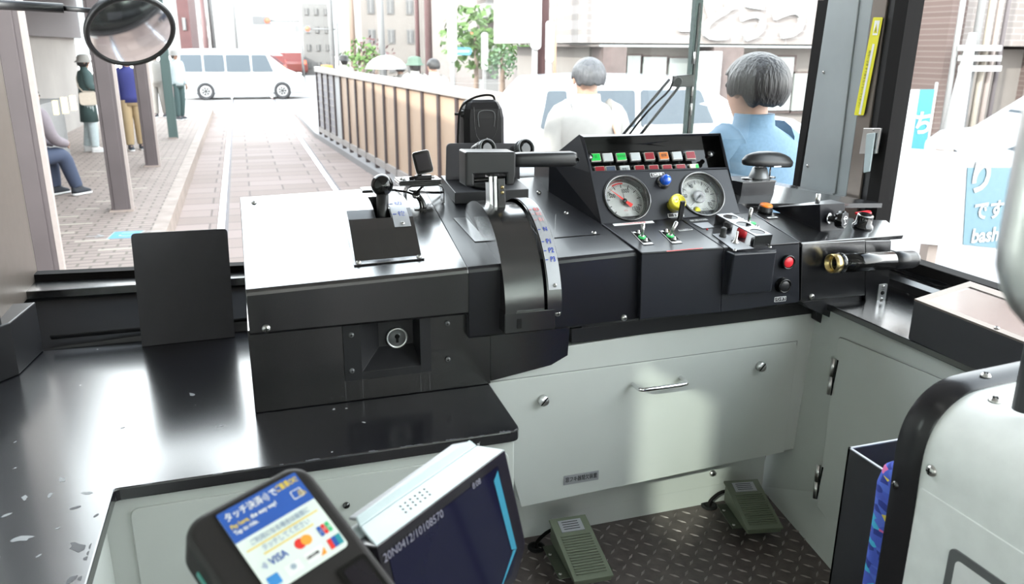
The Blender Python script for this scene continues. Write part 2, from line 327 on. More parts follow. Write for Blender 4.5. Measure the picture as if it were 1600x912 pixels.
# right side wall, shelf and window
b = MB()
b.box(1.62, 1.68, -4.9, 1.80, 0, .66, 'black_satin'); b.box(1.62, 1.68, -4.9, 1.80, 1.95, 2.15, 'cab_white')
for y0, y1 in ((-4.9, -4.4), (-2.9, -2.7), (-1.1, -.9), (-.2, .0)): b.box(1.62, 1.68, y0, y1, .66, 1.95, 'cab_white')
b.build('wall_right', kind='structure')
b = MB(); b.box(1.595, 1.64, .0, 1.79, .655, .682, 'rubber'); b.box(1.60, 1.63, .0, 1.79, .640, .655, 'black_paint'); b.box(1.60, 1.64, 0, 1.79, 1.92, 1.95, 'rubber')
w2 = b.build('window_2', kind='structure', bevel=.002)
g = MB(); g.box(1.628, 1.634, .0, 1.79, .68, 1.93, 'window_glass'); g.build('glass', w2); g = MB(); g.box(1.628, 1.634, -4.9, -.2, .66, 1.95, 'tinted_glass'); g.build('rear_glass', w2)
b = MB(); b.box(1.600, 1.62, .0, 1.78, .585, .640, 'black_satin'); b.slab([(1.57, 0, .628), (1.60, 0, .628), (1.60, 0, .640), (1.585, 0, .640)], (0, 1.7, 0), 'black_paint'); b.build('trim_right', kind='structure', bevel=.002)
b = MB(); b.box(-.75, 1.75, -5, -4.9, 0, .8, 'cab_white'); b.box(-.75, 1.75, -5, -4.9, 1.8, 2.2, 'cab_white'); b.box(-.75, -.2, -5, -4.9, .8, 1.8, 'cab_white'); b.box(1.2, 1.75, -5, -4.9, .8, 1.8, 'cab_white'); b.build('wall_back', kind='structure')
# two unseen glowing strips, added on the ceiling to light the interior
for x in (.1, 1.0):
    t_ = thing('ceiling_fill_light', (x, -1.6, 2.10), ('left' if x < .5 else 'right') + ' of the two long fill lights added on the unseen aisle ceiling', 'light', 'added aisle fill lights')
    b = MB(); b.box(x - .09, x + .09, -3.4, .2, 2.12, 2.15, 'panel_cream'); b.build('housing', t_)
    MATS.setdefault('fill_glow', mat('fill_glow', (1, 1, 1), emit=(1, .98, .94), es=2.5)); b = MB(); b.box(x - .06, x + .06, -3.35, .15, 2.105, 2.12, 'fill_glow'); b.build('diffuser', t_)
# ================================================================== white cabinets and counters
# left counter: black worktop with rounded front corner
ZC = .480
b = MB()
yf = 1.354
pts = rpoly([(-.60, -.2, ZC), (-.272, -.2, ZC), (-.262, yf, ZC), (.468, yf, ZC), (.474, 1.60, ZC), (.474, FR, ZC), (-.60, FR, ZC)], [0, 0, .008, .022, 0, 0, 0])
b.slab(pts, (0, 0, -.024), 'worktop_paint')
rq = random.Random(5)
for u, v, r_ in ((97, 749, .010), (78, 773, .009), (38, 777, .010), (9, 805, .009), (34, 841, .018), (122, 855, .020), (136, 770, .010), (118, 793, .010), (300, 616, .011), (345, 665, .008), (192, 668, .005), (112, 905, .012), (150, 805, .006), (60, 868, .005), (24, 690, .004), (90, 825, .004)):
    c = PZ(u, v, ZC + .0003); n = 11; m_ = 'chip' if r_ > .009 and u < 100 else 'chip_dark' if u > 100 and v > 780 else 'chip'; an = rq.random() * 3
    b.flat([c + V((math.cos(a) * r_ * math.cos(an) - math.sin(a) * r_ * .45 * math.sin(an), math.cos(a) * r_ * math.sin(an) + math.sin(a) * r_ * .45 * math.cos(an), 0)) * (.65 + .5 * rq.random()) for a in [2 * math.pi * i / n for i in range(n)]], m_)
for i in range(26):
    x = -.25 + .70 * rq.random() if i % 3 else .05 + .3 * rq.random(); w_ = .004 + .009 * rq.random(); d_ = .002 + .007 * rq.random() ** 2
    b.flat([V((x + w_ * (k / 6 - .5) * 2, yf - .0008 + (d_ * (.4 + .6 * rq.random()) if 0 < k < 6 else 0), ZC + .0003)) for k in range(7)] + [V((x, yf - .001, ZC + .0002))], 'chip_dark')
for i in range(9):
    y = .9 + .43 * rq.random(); w_ = .004 + .006 * rq.random(); d_ = .002 + .004 * rq.random()
    b.flat([V((-.2725 - (d_ if 0 < k < 4 else 0), y + w_ * (k / 4 - .5) * 2, ZC + .0003)) for k in range(5)], 'chip_dark')
o = b.build('worktop', label='black painted steel worktop with chipped edges under the left half of the windscreen', cat='worktop', bevel=.003)
sb = thing('counter_cabinet', (.1, 1.5, 0), 'pale grey cabinet with inset door carrying the black worktop left of the driver', 'cabinet')
b = MB(); b.box(-.58, .458, yf + .012, 1.585, 0, ZC - .026, 'cab_white'); b.box(-.58, .44, 1.585, FR - .005, 0, ZC - .026, 'cab_white'); b.box(-.58, -.285, -.2, yf + .012, 0, ZC - .024, 'cab_white'); b.build('body', sb, bevel=.003)
for x0, x1 in ((-.245, -.045), (-.03, .445)):
    M = fr((0, yf + .012, 0), (1, 0, 0), n=(0, -1, 0)); b = MB(); b.prism(M, rrect(x0, x1, .03, .432, .015), 0, .004, 'cab_white'); b.build('door', sb, bevel=.0015)
b = MB(); b.prism(fr((-.285, 0, 0), (0, 1, 0), n=(1, 0, 0)), rrect(.2, yf - .03, .03, .432, .015), 0, .004, 'cab_white'); b.build('side_panel', sb, bevel=.0015)
p = PY(541, 789, yf + .008); screw(sb, p, (0, -1, 0), .007, 'black_paint')
# driver's desk cabinet: apron, drop door, kick plate
YA, YK = 1.60, 1.68
dc = thing('desk_cabinet', (1.0, 1.65, 0), 'pale grey steel cabinet with drop door under the driving console', 'cabinet')
b = MB()
b.slab([PY(765, 560, YA), PY(765, 592, YA), PY(816, 790, YA), PY(1250, 699, YA), PY(1275, 500, YA), PY(1275, 480, YA)], (0, .05, 0), 'cab_white')
b.build('apron', dc, bevel=.002)
b = MB()
tl, tr, br, bl = PY(760, 598, YA), PY(1245, 533, YA), PY(1224, 705, YA), PY(814, 791, YA)
P = rpoly([tl, bl, br, tr], [0, .002, .004, .018]); b.slab([p + V((0, -.0035, 0)) for p in P], (0, .0035, 0), 'cab_white')
dd = b.build('drop_door', dc, bevel=.0012)
b = MB()
P = [p + V((0, -.0004, 0)) for p in [tl + V((0, 0, .002)), tr + V((.002, 0, .002)), br + V((.002, 0, 0)), br, tr, tl]]
b.slab(P, (0, .0003, 0), 'seam'); b.build('door_seam', dc)
h0, h1 = PY(988, 600, YA), PY(1063, 587, YA); q0, q1 = PY(1001, 612, 1.565), PY(1078, 600, 1.565)
h0.x = q0.x = .835; h1.x = q1.x = .965
h0.x, q0.x, h1.x, q1.x = PY(987, 600, YA).x, PY(987, 600, YA).x + .002, PY(1062, 588, YA).x, PY(1062, 588, YA).x + .001
zz = (h0.z + h1.z) / 2; b = MB()
def handle_path(xa, xb, ya, yb, z, r=.012):
    return [(xa, ya, z), (xa, yb + r, z), (xa + r * .3, yb + r * .3, z), (xa + r, yb, z), (xb - r, yb, z), (xb - r * .3, yb + r * .3, z), (xb, yb + r, z), (xb, ya, z)]
b.tube(handle_path(h0.x, h1.x, YA, 1.556, zz), .0052, 'chrome', 12, 2); b.build('pull_handle', dd)
for u, v in ((848, 624), (1187, 571)): screw(dd, PY(u, v, YA - .0035), (0, -1, 0), .0125, 'brushed', 'slotted_fastener', True)
M = fr(PY(908, 746, YA - .0035), (1, 0, 0), n=(0, -1, 0)); b = MB(); b.prism(M, rrect(-.046, .046, -.0125, .0125, .001), 0, .0012, 'silver_plate')
b.text(M, '窓フキ器間欠装置', .0145, 'black_ink', .0014, sx=.72, bold=.0002); b.build('name_plate', dd)
b = MB(); x0, x1 = .49, 1.30
b.box(x0, x1, YK, YK + .03, .0, .20, 'cab_white'); b.build('kick_plate', dc)
M = fr((0, YK, 0), (1, 0, 0), n=(0, -1, 0)); b = MB(); b.prism(M, rrect(.5, 1.25, .055, .24, .01), 0, .002, 'cab_white'); kp = b.build('kick_panel', dc, bevel=.001)
screw(kp, PY(1113, 739, YK - .002), (0, -1, 0), .009, 'steel')
# right side cabinet with hinged door
A, B_, C_, D_ = V((1.372, 1.60, .60)), V((1.372, .5, .585)), V((1.17, .5, 0)), V((1.295, 1.595, 0))
rc = thing('side_cabinet', (1.35, 1.1, 0), 'pale grey hinged cabinet under the right side window shelf', 'cabinet')
XS = 1.345
top0, top1 = PX(1275, 500, XS), PX(1500, 583, XS)
lo0 = PZ(1222, 801, 0); lo1 = PZ(1290, 880, 0); dl = (lo1 - lo0).normalized(); lo2 = lo0 + dl * .9
b = MB(); b.slab([V((XS, 1.66, .582)), V((XS, .5, .582)), lo2, lo0 + (lo0 - lo1).normalized() * .14], (.2, 0, 0), 'cab_white'); b.build('body', rc)
def SP(u, v, off=0):
    n = (V((XS, .5, .585)) - V((XS, 1.66, .585))).cross(lo0 - V((XS, 1.66, .585))).normalized()
    if n.x > 0: n = -n
    return PP(u, v, V((XS, 1.66, .585)) + n * off, n), n
a_, n_ = SP(1311, 526); c_, _ = SP(1500, 604); e_, _ = SP(1278, 790); f_, _ = SP(1440, 1010)
# the door panel
P = rpoly([a_, e_, f_, c_], [.012, 0, 0, 0]); b = MB(); b.slab([p + n_ * .003 for p in P], -n_ * .0028, 'cab_white'); dr = b.build('door', rc, bevel=.001)
P = rpoly([a_, e_, f_, c_], [.012, 0, 0, 0]); cN = sum(P, V((0, 0, 0))) / len(P); b = MB(); b.slab([p + (p - cN).normalized() * .0022 + n_ * .0006 for p in P], -n_ * .0005, 'seam'); b.build('door_seam', rc)
for (u0, v0, u1, v1) in ((1303, 560, 1295, 616), (1279, 726, 1273, 778)):
    p, q = SP(u0, v0, .006)[0], SP(u1, v1, .006)[0]; m_ = (p + q) / 2; b = MB()
    b.cyl(p, m_ + (p - m_) * .02, .0062, 'steel', 12); b.cyl(m_, q, .0056, 'steel', 12); b.box(.006, .010, -.5 * (p - q).length, .5 * (p - q).length, -.004, -.001, 'hole', fr(m_, (0, -1, 0), ey=(p - q)))
    b.build('hinge', rc)
# black shelf along the side window
b = MB(); b.slab([(1.333, 1.66, .583), (1.60, 1.66, .583), (1.60, 0, .583), (1.333, 0, .583)], (0, 0, .016), 'black_paint')
b.build('side_shelf', label='black painted shelf running under the right side window', cat='shelf', bevel=.002)
# ================================================================== driving console
yC = 1.565
_a, _b, _c = PY(384, 455, yC), PY(990, 393, yC), PY(378, 313, 2.0)
NT = (_b - _a).cross(_c - _a).normalized()
def T(u, v, off=0): return PP(u, v, _a + NT * off, NT)
def zt(x, y): return _a.z - (NT.x * (x - _a.x) + NT.y * (y - _a.y)) / NT.z
UP = V((0, 0, 1)); DOWN = V((0, 0, -1))
cs = thing('driving_console', (.4, 1.8, ZC), 'long black steel driving console with sloping top and keyhole recess, standing on the worktop', 'console')
def cover(x0, x1, zb, name, m_='console_paint', **k):
    b = MB(); R = []
    for x in (x0, x1):
        z0 = zt(x, yC)
        R.append([V((x, yC + .004, zb)), V((x, yC, zb + .006)), V((x, yC, z0 - .010)), V((x, yC + .002, z0 - .003)), V((x, yC + .008, z0 + .0015)), V((x, 2.02, zt(x, 2.02))), V((x, 2.02, zb)), V((x, yC + .02, zb))])
    b.loft(R, m_, smooth=False); return b.build(name, cs, recalc=True, **k)
cv = cover(-.024, .421, .656, 'left_cover', bevel=.0015)
cv2 = cover(.421, .827, .601, 'right_cover', 'deck_paint', bevel=.0015)
cover(.827, 1.20, .60, 'rear_deck', 'deck_paint')
for u, v in ((416, 513),): screw(cv, PY(u, v, yC), (0, -1, 0), .0085)
for u, v in ((789, 497), (871, 489), (975, 496)): screw(cv2, PY(u, v, yC), (0, -1, 0), .0075)
screw(cv, T(397, 317), NT, .006)
for u, v in ((885, 333), (928, 364), (842, 301)): screw(cv2, T(u, v, .001), NT, .006)
# hatch plate edges on the top deck
b = MB(); P = [T(868, 335), T(890, 334), T(938, 366), T(866, 372)]; b.slab([p + NT * .0015 for p in P], -NT * .0012, 'deck_paint'); b.build('hatch_plate', cs, bevel=.0005)
b = MB(); P = [T(708, 341), T(728, 340), T(762, 377), T(742, 378)]; b.slab([p + NT * .0016 for p in P], -NT * .0012, 'black_paint'); b.build('access_plate', cs, bevel=.0005)
# lower box with the keyhole recess
YL = 1.588
b = MB()
def zbot(x): return .4815 if x < .48 else .516
b.slab([V((-.028, YL, .66)), V((-.028, YL, .4815)), V((.157, YL, .4815)), V((.157, YL, .66))], (0, .35, 0), 'console_paint')
b.slab([V((.338, YL, .66)), V((.338, YL, .4815)), V((.475, YL, .4815)), V((.475, YL, .66))], (0, .35, 0), 'console_paint')
b.slab([V((.475, YL, .61)), V((.475, YL, .505)), V((.476, YL, .487)), V((.620, YL, .508)), V((.660, YL, .527)), V((.664, YL, .61))], (0, .008, 0), 'console_paint')
M = fr((0, YL, 0), (1, 0, 0), n=(0, -1, 0))
cx0, cx1, cz0, cz1 = .193, .318, .545, .655
b.box(.157, cx0, .4815, .66, -.35, 0, 'console_paint', M); b.box(cx1, .338, .4815, .66, -.35, 0, 'console_paint', M)
b.box(cx0, cx1, .4815, cz0, -.35, 0, 'console_paint', M); b.box(cx0, cx1, cz0, .66, -.35, -.06, 'console_paint', M)
o = b.build('lower_box', cs, bevel=.0008)
# recess plate: frame and pyramid-shaped recess
b = MB(); of = rrect(.157, .342, .528, .655, .004)
for (x0, x1, z0, z1) in ((.157, cx0, .528, .655), (cx1, .342, .528, .655), (cx0, cx1, .528, cz0)): b.box(x0, x1, z0, z1, 0, .002, 'black_satin', M)
bx0, bx1, bz0, bz1 = PY(592, 540, YL + .045).x, PY(646, 540, YL + .045).x, .580, .655; D = -.045
O = [(cx0, cz0, .002), (cx1, cz0, .002), (cx1, cz1, .002), (cx0, cz1, .002)]; Q = [(bx0, bz0, D), (bx1, bz0, D), (bx1, bz1, D), (bx0, bz1, D)]
b.add([M @ V(p) for p in O + Q], ((0, 1, 5, 4), (1, 2, 6, 5), (3, 0, 4, 7), (4, 5, 6, 7)), 'black_satin'); rp_ = b.build('keyhole_recess', cs, bevel=.0006)
p = PY(620, 527, YL + .042); K = fr(p, (1, 0, 0), n=(0, -1, 0)); b = MB()
b.lathe(K, [(.0235, 0), (.0235, .004), (.0205, .006), (.0205, .004), (.0175, .0045)], 'brushed', 28, cap=False); b.lathe(K, [(.019, .0), (.019, .0046), (.0, .005)], 'grey_metal', 24)
b.lathe(K @ Matrix.Translation((0, .004, 0)), [(.0055, .005), (.0055, .0056), (0, .0056)], 'hole', 16); b.box(-.0028, .0028, -.010, .002, .005, .0057, 'hole', K); b.build('key_lock', rp_)
for u, v in ((549, 523), (550, 579), (699, 505), (700, 561)): screw(rp_, PY(u, v, YL - .002), (0, -1, 0), .0055, 'grey_metal')
# under-console rail
b = MB(); b.slab([PY(893, 514, 1.590), PY(893, 536, 1.592), PY(1275, 489, 1.592), PY(1275, 470, 1.590)], (0, .3, 0), 'black_satin'); b.box(.69, 1.30, 1.583, 1.60, .592, .598, 'black_satin'); b.build('lower_rail', cs, bevel=.001)
# ---------------------------------------------------------------- reverser handle
def xline(u0, v0, u1, v1): return T(u0, v0), T(u1, v1)
x0, x1 = .196, .336
prof = [(1.632, None), (1.650, .790), (1.668, .806), (1.690, .827), (1.715, .845), (1.745, .859), (1.785, .868), (1.83, .872), (1.88, .872), (1.93, None)]
rv = thing('reverser', (.27, 1.63, .772), 'curved black reverser housing with upright ball-topped lever on the left of the console top', 'control lever')
def zz_(p, x): return p[1] if p[1] is not None else zt(x, p[0]) + .0008
b = MB(); sx0, sx1 = .255, .288
def rail(x, lo=0): return [V((x, p[0], zz_(p, x))) for p in prof]
segs = [(x0, sx0), (sx1, x1)]
for a_, c_ in segs: b.loft([rail(a_) + [V((a_, 1.93, zt(a_, 1.93) + .0005))], rail(c_) + [V((c_, 1.93, zt(c_, 1.93) + .0005))]], 'console_paint', smooth=False)
for lo_, hi_ in ((0, 4), (7, 9)):
    R = []
    for x in (sx0, sx1): R.append([V((x, prof[k][0], zz_(prof[k], x))) for k in range(lo_, hi_ + 1)] + [V((x, prof[hi_][0], zt(x, prof[hi_][0]))), V((x, prof[lo_][0], zt(x, prof[lo_][0])))])
    b.loft(R, 'console_paint', smooth=False)
b.box(sx0, sx1, 1.68, 1.86, .78, .80, 'hole')
hs = b.build('housing', rv, recalc=True, bevel=.0012)
M = fr((0, 0, 0), (1, 0, 0), (0, 1, 0)); b = MB()
b.slab([V((x0 - .004, 1.622, zt(x0, 1.622) + .0005)), V((x1 + .004, 1.622, zt(x1, 1.622) + .0005)), V((x1 + .004, 1.640, zt(x1, 1.640) + .0005)), V((x0 - .004, 1.640, zt(x0, 1.64) + .0005))], NT * .003, 'black_paint'); b.build('flange', rv, bevel=.0005)
for x in (x0 + .006, x1 - .006): screw(rv, V((x, 1.629, zt(x, 1.629) + .0035)), NT, .006, 'steel')
# label strip following the curve
lb = MB(); pr = [p for p in prof if p[1] and 1.68 < p[0] < 1.9]; lx0, lx1 = .291, .327
R = [[V((x, p[0], p[1] + .0014)) for p in pr] for x in (lx0, lx1)]
lb.loft(R, 'silver_plate', cap=False, smooth=True, close=False)
def on_prof(y, x):
    for k in range(len(pr) - 1):
        if pr[k][0] <= y <= pr[k + 1][0]:
            t = (y - pr[k][0]) / (pr[k + 1][0] - pr[k][0]); z = pr[k][1] * (1 - t) + pr[k + 1][1] * t; d = V((0, pr[k + 1][0] - pr[k][0], pr[k + 1][1] - pr[k][1])).normalized()
            return fr((x, y, z + .002), (1, 0, 0), ey=d)
lb.text(on_prof(1.765, .313), '切', .018, 'blue_ink', bold=.0003); lb.text(on_prof(1.722, .313), '後', .018, 'blue_ink', bold=.0003)
for y in (1.765, 1.722): lb.box(-.004, .004, -.0012, .0012, 0, .0005, 'blue_ink', on_prof(y, .297))
pl = lb.build('position_plate', rv); Mx = on_prof(1.697, .310); screw(pl, Mx.translation, Mx.to_3x3() @ V((0, 0, 1)), .0045)
kc = PY(597, 289, 1.765); kb = PY(598, 343, 1.745)
b = MB(); b.cyl(kb - V((0, 0, .06)), kc, .0125, 'plastic_black', 18, .0135); b.build('lever', rv); b = MB(); b.ball(kc, .0245, 'gloss_black', 32, 20); b.build('ball_knob', rv)
# ---------------------------------------------------------------- master controller drum and T handle
mc = thing('master_controller', (.55, 1.73, .64), 'black master controller drum with silver notch scale and broad T shaped handle', 'control lever')
Cy, Cz, R0 = 1.735, .655, .208
def arc(R, a0, a1, n=24): return [(Cy - R * math.cos(math.radians(a0 + (a1 - a0) * i / n)), Cz + R * math.sin(math.radians(a0 + (a1 - a0) * i / n))) for i in range(n + 1)]
def drum(x0, x1, R, a0, a1, m, name, parent, zlow=None, **k):
    b = MB(); A = arc(R, a0, a1, 36); ring = []
    for x in (x0, x1): ring.append([V((x, y, z)) for y, z in A] + [V((x, A[-1][0] , .70)), V((x, A[0][0] + .05, .70 if zlow is None else zlow))])
    nA = len(A); b.loft([r[:nA] for r in ring], m, cap=False, close=False)
    b.loft([r[nA - 1:] + r[:1] for r in ring], m, cap=False, close=False, smooth=False)
    b.flat(list(reversed(ring[0])), m); b.flat(ring[1], m); return b.build(name, parent)
drum(.490, .515, R0 + .001, 2, 160, 'console_paint', 'left_cheek', mc, .62, bevel=.001)
drum(.515, .580, R0 - .006, 0, 155, 'console_paint', 'drum', mc, .62)
# the cheek plates dropping down the front of the console
b = MB(); b.box(.488, .603, 1.526, 1.566, .618, .664, 'console_paint'); b.box(.515, .527, 1.5245, 1.528, .628, .650, 'hole'); b.build('front_plate', mc, bevel=.003)
b = MB(); A = arc(R0 + .001, 0, 155, 48)
b.loft([[V((x, y, z)) for y, z in A] for x in (.585, .618)], 'console_paint', cap=False, close=False); b.loft([[V((.618, y, z)) for y, z in A], [V((.618, max(y, 1.56), min(z, zt(.618, max(y, 1.56))))) for y, z in A]], 'console_paint', cap=False, close=False); b.build('right_cheek', mc)
sp = MB(); A = arc(R0 + .0026, 14, 112, 48); sp.loft([[V((x, y, z)) for y, z in A] for x in (.588, .617)], 'silver_plate', cap=False, close=False)
def onarc(ang, x, off=.0032):
    a = math.radians(ang); n = V((0, -math.cos(a), math.sin(a))); t_ = V((0, math.sin(a), math.cos(a)))
    return fr(V((x, Cy, Cz)) + n * (R0 + off), (1, 0, 0), ey=t_)
def find_ang(u, v, x):
    best = min(range(0, 1300), key=lambda k: (lambda P: (P[0] - u) ** 2 + (P[1] - v) ** 2)(proj(onarc(k / 10, x).translation))); return best / 10
def proj(p):
    c = RC.transposed() @ (V(p) - CAM); return (800 + FPX * c.x / c.z, 456 + FPX * c.y / c.z)
for s_, v, ink in (('P3', 405, 'blue_ink'), ('P2', 391, 'blue_ink'), ('P1', 377, 'blue_ink'), ('N', 358, 'blue_ink'), ('B1', 343, 'pink_ink'), ('B2', 334, 'pink_ink'), ('B3', 327, 'red_ink')):
    an = min((k / 5 for k in range(60, 560)), key=lambda k: abs(proj(onarc(k, .603).translation)[1] - v))
    M = onarc(an, .606); sp.text(M, s_, .0165, ink, sx=.75, bold=.0003); M = onarc(an, .592); sp.box(-.003, .003, -.0009, .0009, 0, .0004, ink, M)
M = onarc(100, .603); sp.text(M, '非常', .010, 'red_ink')
sp_ = sp.build('notch_scale', mc); M = onarc(16.5, .603); screw(sp_, M.translation, M.to_3x3() @ V((0, 0, 1)), .0042)
# handle
yh = 1.725
b = MB(); b.slab([V((.512, yh - .012, .84)), V((.520, yh - .012, .84)), V((.518, yh - .012, .925)), V((.510, yh - .012, .925))], (0, .03, 0), 'brushed')
b.slab([V((.523, yh - .014, .84)), V((.530, yh - .014, .84)), V((.528, yh - .014, .925)), V((.521, yh - .014, .925))], (0, .03, 0), 'brushed')
b.slab([V((.532, yh - .016, .84)), V((.549, yh - .016, .84)), V((.546, yh - .016, .92)), V((.529, yh - .016, .92))], (0, .03, 0), 'black_paint')
la = b.build('lever_arm', mc, bevel=.001)
for z in (.888, .900): screw(la, V((.540, yh - .016, z)), (0, -1, 0), .004, 'brass')
hx0, hx1 = .455, .572; b = MB()
b.slab([V((hx0, yh - .018, .982)), V((hx0, yh - .018, .905)), V((hx0 + .020, yh - .018, .905)), V((hx0 + .020, yh - .018, .930)), V((hx1 - .022, yh - .018, .930)), V((hx1 - .022, yh - .018, .903)), V((hx1 - .004, yh - .018, .903)), V((hx1, yh - .018, .930)), V((hx1, yh - .018, .978))], (0, .062, 0), 'plastic_black')
b.cyl((hx0 + .018, yh - .004, .917), (hx1 - .018, yh - .004, .917), .006, 'gloss_black', 14); hd = b.build('handle_head', mc, bevel=.005, seg=3)
g0, g1 = V((hx1 - .006, yh + .010, .957)), V((.727, yh + .010, .9545)); b = MB(); ring = []
for t_, rr in ((0, .017), (.15, .019), (.35, .0195), (.93, .0195), (.985, .017), (1, .011)):
    c_ = g0.lerp(g1, t_); ring.append([c_ + V((0, p[0], p[1])) for p in rrect(-rr, rr, -rr * .86, rr * .86, rr * .55, 4)])
b.loft(ring, 'plastic_black'); b.build('grip', mc)
b = MB(); b.cyl((.725, yh - .0085, .9545), (.7275, yh - .0085, .9545), .004, 'hole'); b.build('grip_end_screw', mc)
# ---------------------------------------------------------------- instrument desk
FBL, FBR = T(940, 350), T(1156, 333)
FTL, FTR = PX(905, 210, FBL.x), PX(1126, 208, FBR.x)
MDL, MDR = PX(923, 270, FBL.x), PX(1139, 263, FBR.x)
WBL = T(857, 299); WTL = V((WBL.x, WBL.y, 0)); WTL.z = PY(862, 248, WBL.y).z
nF = (FBR - FBL).cross(MDL - FBL).normalized()
if nF.y > 0: nF = -nF
ip = thing('instrument_desk', ((FBL.x + FBR.x) / 2, 1.72, .80), 'black hooded instrument desk with two round gauges and two rows of coloured indicator windows', 'instrument panel')
b = MB()
def F(u, v, off=0): return PP(u, v, FBL + nF * off, nF)
BK = 2.03
# body: side wing, top, back
b.add([FTL, WTL, WBL, FBL, MDL], [(0, 1, 2, 3, 4)], 'face_paint')
TBL, TBR = V((WBL.x, BK, WTL.z)), V((FBR.x, BK, WTL.z + .0))
b.add([FTL, FTR, TBR, TBL, WTL], [(0, 1, 2, 3, 4)], 'face_paint')
b.add([FTR, MDR, FBR, V((FBR.x, BK, zt(FBR.x, BK))), TBR], [(0, 1, 2, 3, 4)], 'face_paint')
b.add([TBL, TBR, V((FBR.x, BK, zt(FBR.x, BK))), V((WBL.x, BK, zt(WBL.x, BK)))], [(0, 1, 2, 3)], 'face_paint')
b.add([WTL, TBL, V((WBL.x, BK, zt(WBL.x, BK))), WBL], [(0, 1, 2, 3)], 'face_paint')
b.build('hood', ip)
# gauges: holes cut in the face by construction
G1, G2 = F(980, 309), F(1097, 303)
rx, ry = .0, .0
ex = (FBR - FBL).normalized(); MF = fr(FBL, ex, n=nF)
def loc(p): q = MF.inverted() @ p; return (q.x, q.y)
g1, g2 = loc(G1), loc(G2); RG = .058
W_ = (FBR - FBL).length; top1 = loc(MDL)[1]; xl, xr = loc(MDL)[0], loc(MDR)[0]; tr_ = loc(MDR)[1]
def face_with_holes():
    bb = MB(); midx = (g1[0] + g2[0]) / 2
    for (c, a0, a1, tl_, tr2) in ((g1, 0, midx, (xl, top1), (midx, (top1 + tr_) / 2)), (g2, midx, W_, (midx, (top1 + tr_) / 2), (xr, tr_))):
        n = 48; corners = [(a1, 0), tr2, tl_, (a0, 0)]
        inner = circ(RG, n, c[0], c[1], a0=-math.pi / 2); outer = []
        for i in range(n):
            an = -math.pi / 2 + 2 * math.pi * i / n; d = (math.cos(an), math.sin(an)); best = 9
            for k in range(4):
                (x1_, y1_), (x2_, y2_) = corners[k], corners[(k + 1) % 4]; ax, ay = x2_ - x1_, y2_ - y1_
                den = d[0] * ay - d[1] * ax
                if abs(den) < 1e-9: continue
                tt = ((x1_ - c[0]) * ay - (y1_ - c[1]) * ax) / den; s2 = ((x1_ - c[0]) * d[1] - (y1_ - c[1]) * d[0]) / den
                if tt > 0 and -.0001 <= s2 <= 1.0001: best = min(best, tt)
            outer.append((c[0] + d[0] * best, c[1] + d[1] * best))
        P = [MF @ V((x, y, 0)) for x, y in inner] + [MF @ V((x, y, 0)) for x, y in outer]
        bb.add(P, [(i, n + i, n + (i + 1) % n, (i + 1) % n) for i in range(n)], 'face_paint')
        for k in range(4):   # fill the corners
            cc = corners[k]; pts_ = sorted(range(n), key=lambda i: (outer[i][0] - cc[0]) ** 2 + (outer[i][1] - cc[1]) ** 2)[:2]
            bb.add([MF @ V((*outer[pts_[0]], 0)), MF @ V((*outer[pts_[1]], 0)), MF @ V((*cc, 0))], [(0, 1, 2)], 'face_paint')
    return bb
fb = face_with_holes(); fb.build('face_panel', ip)
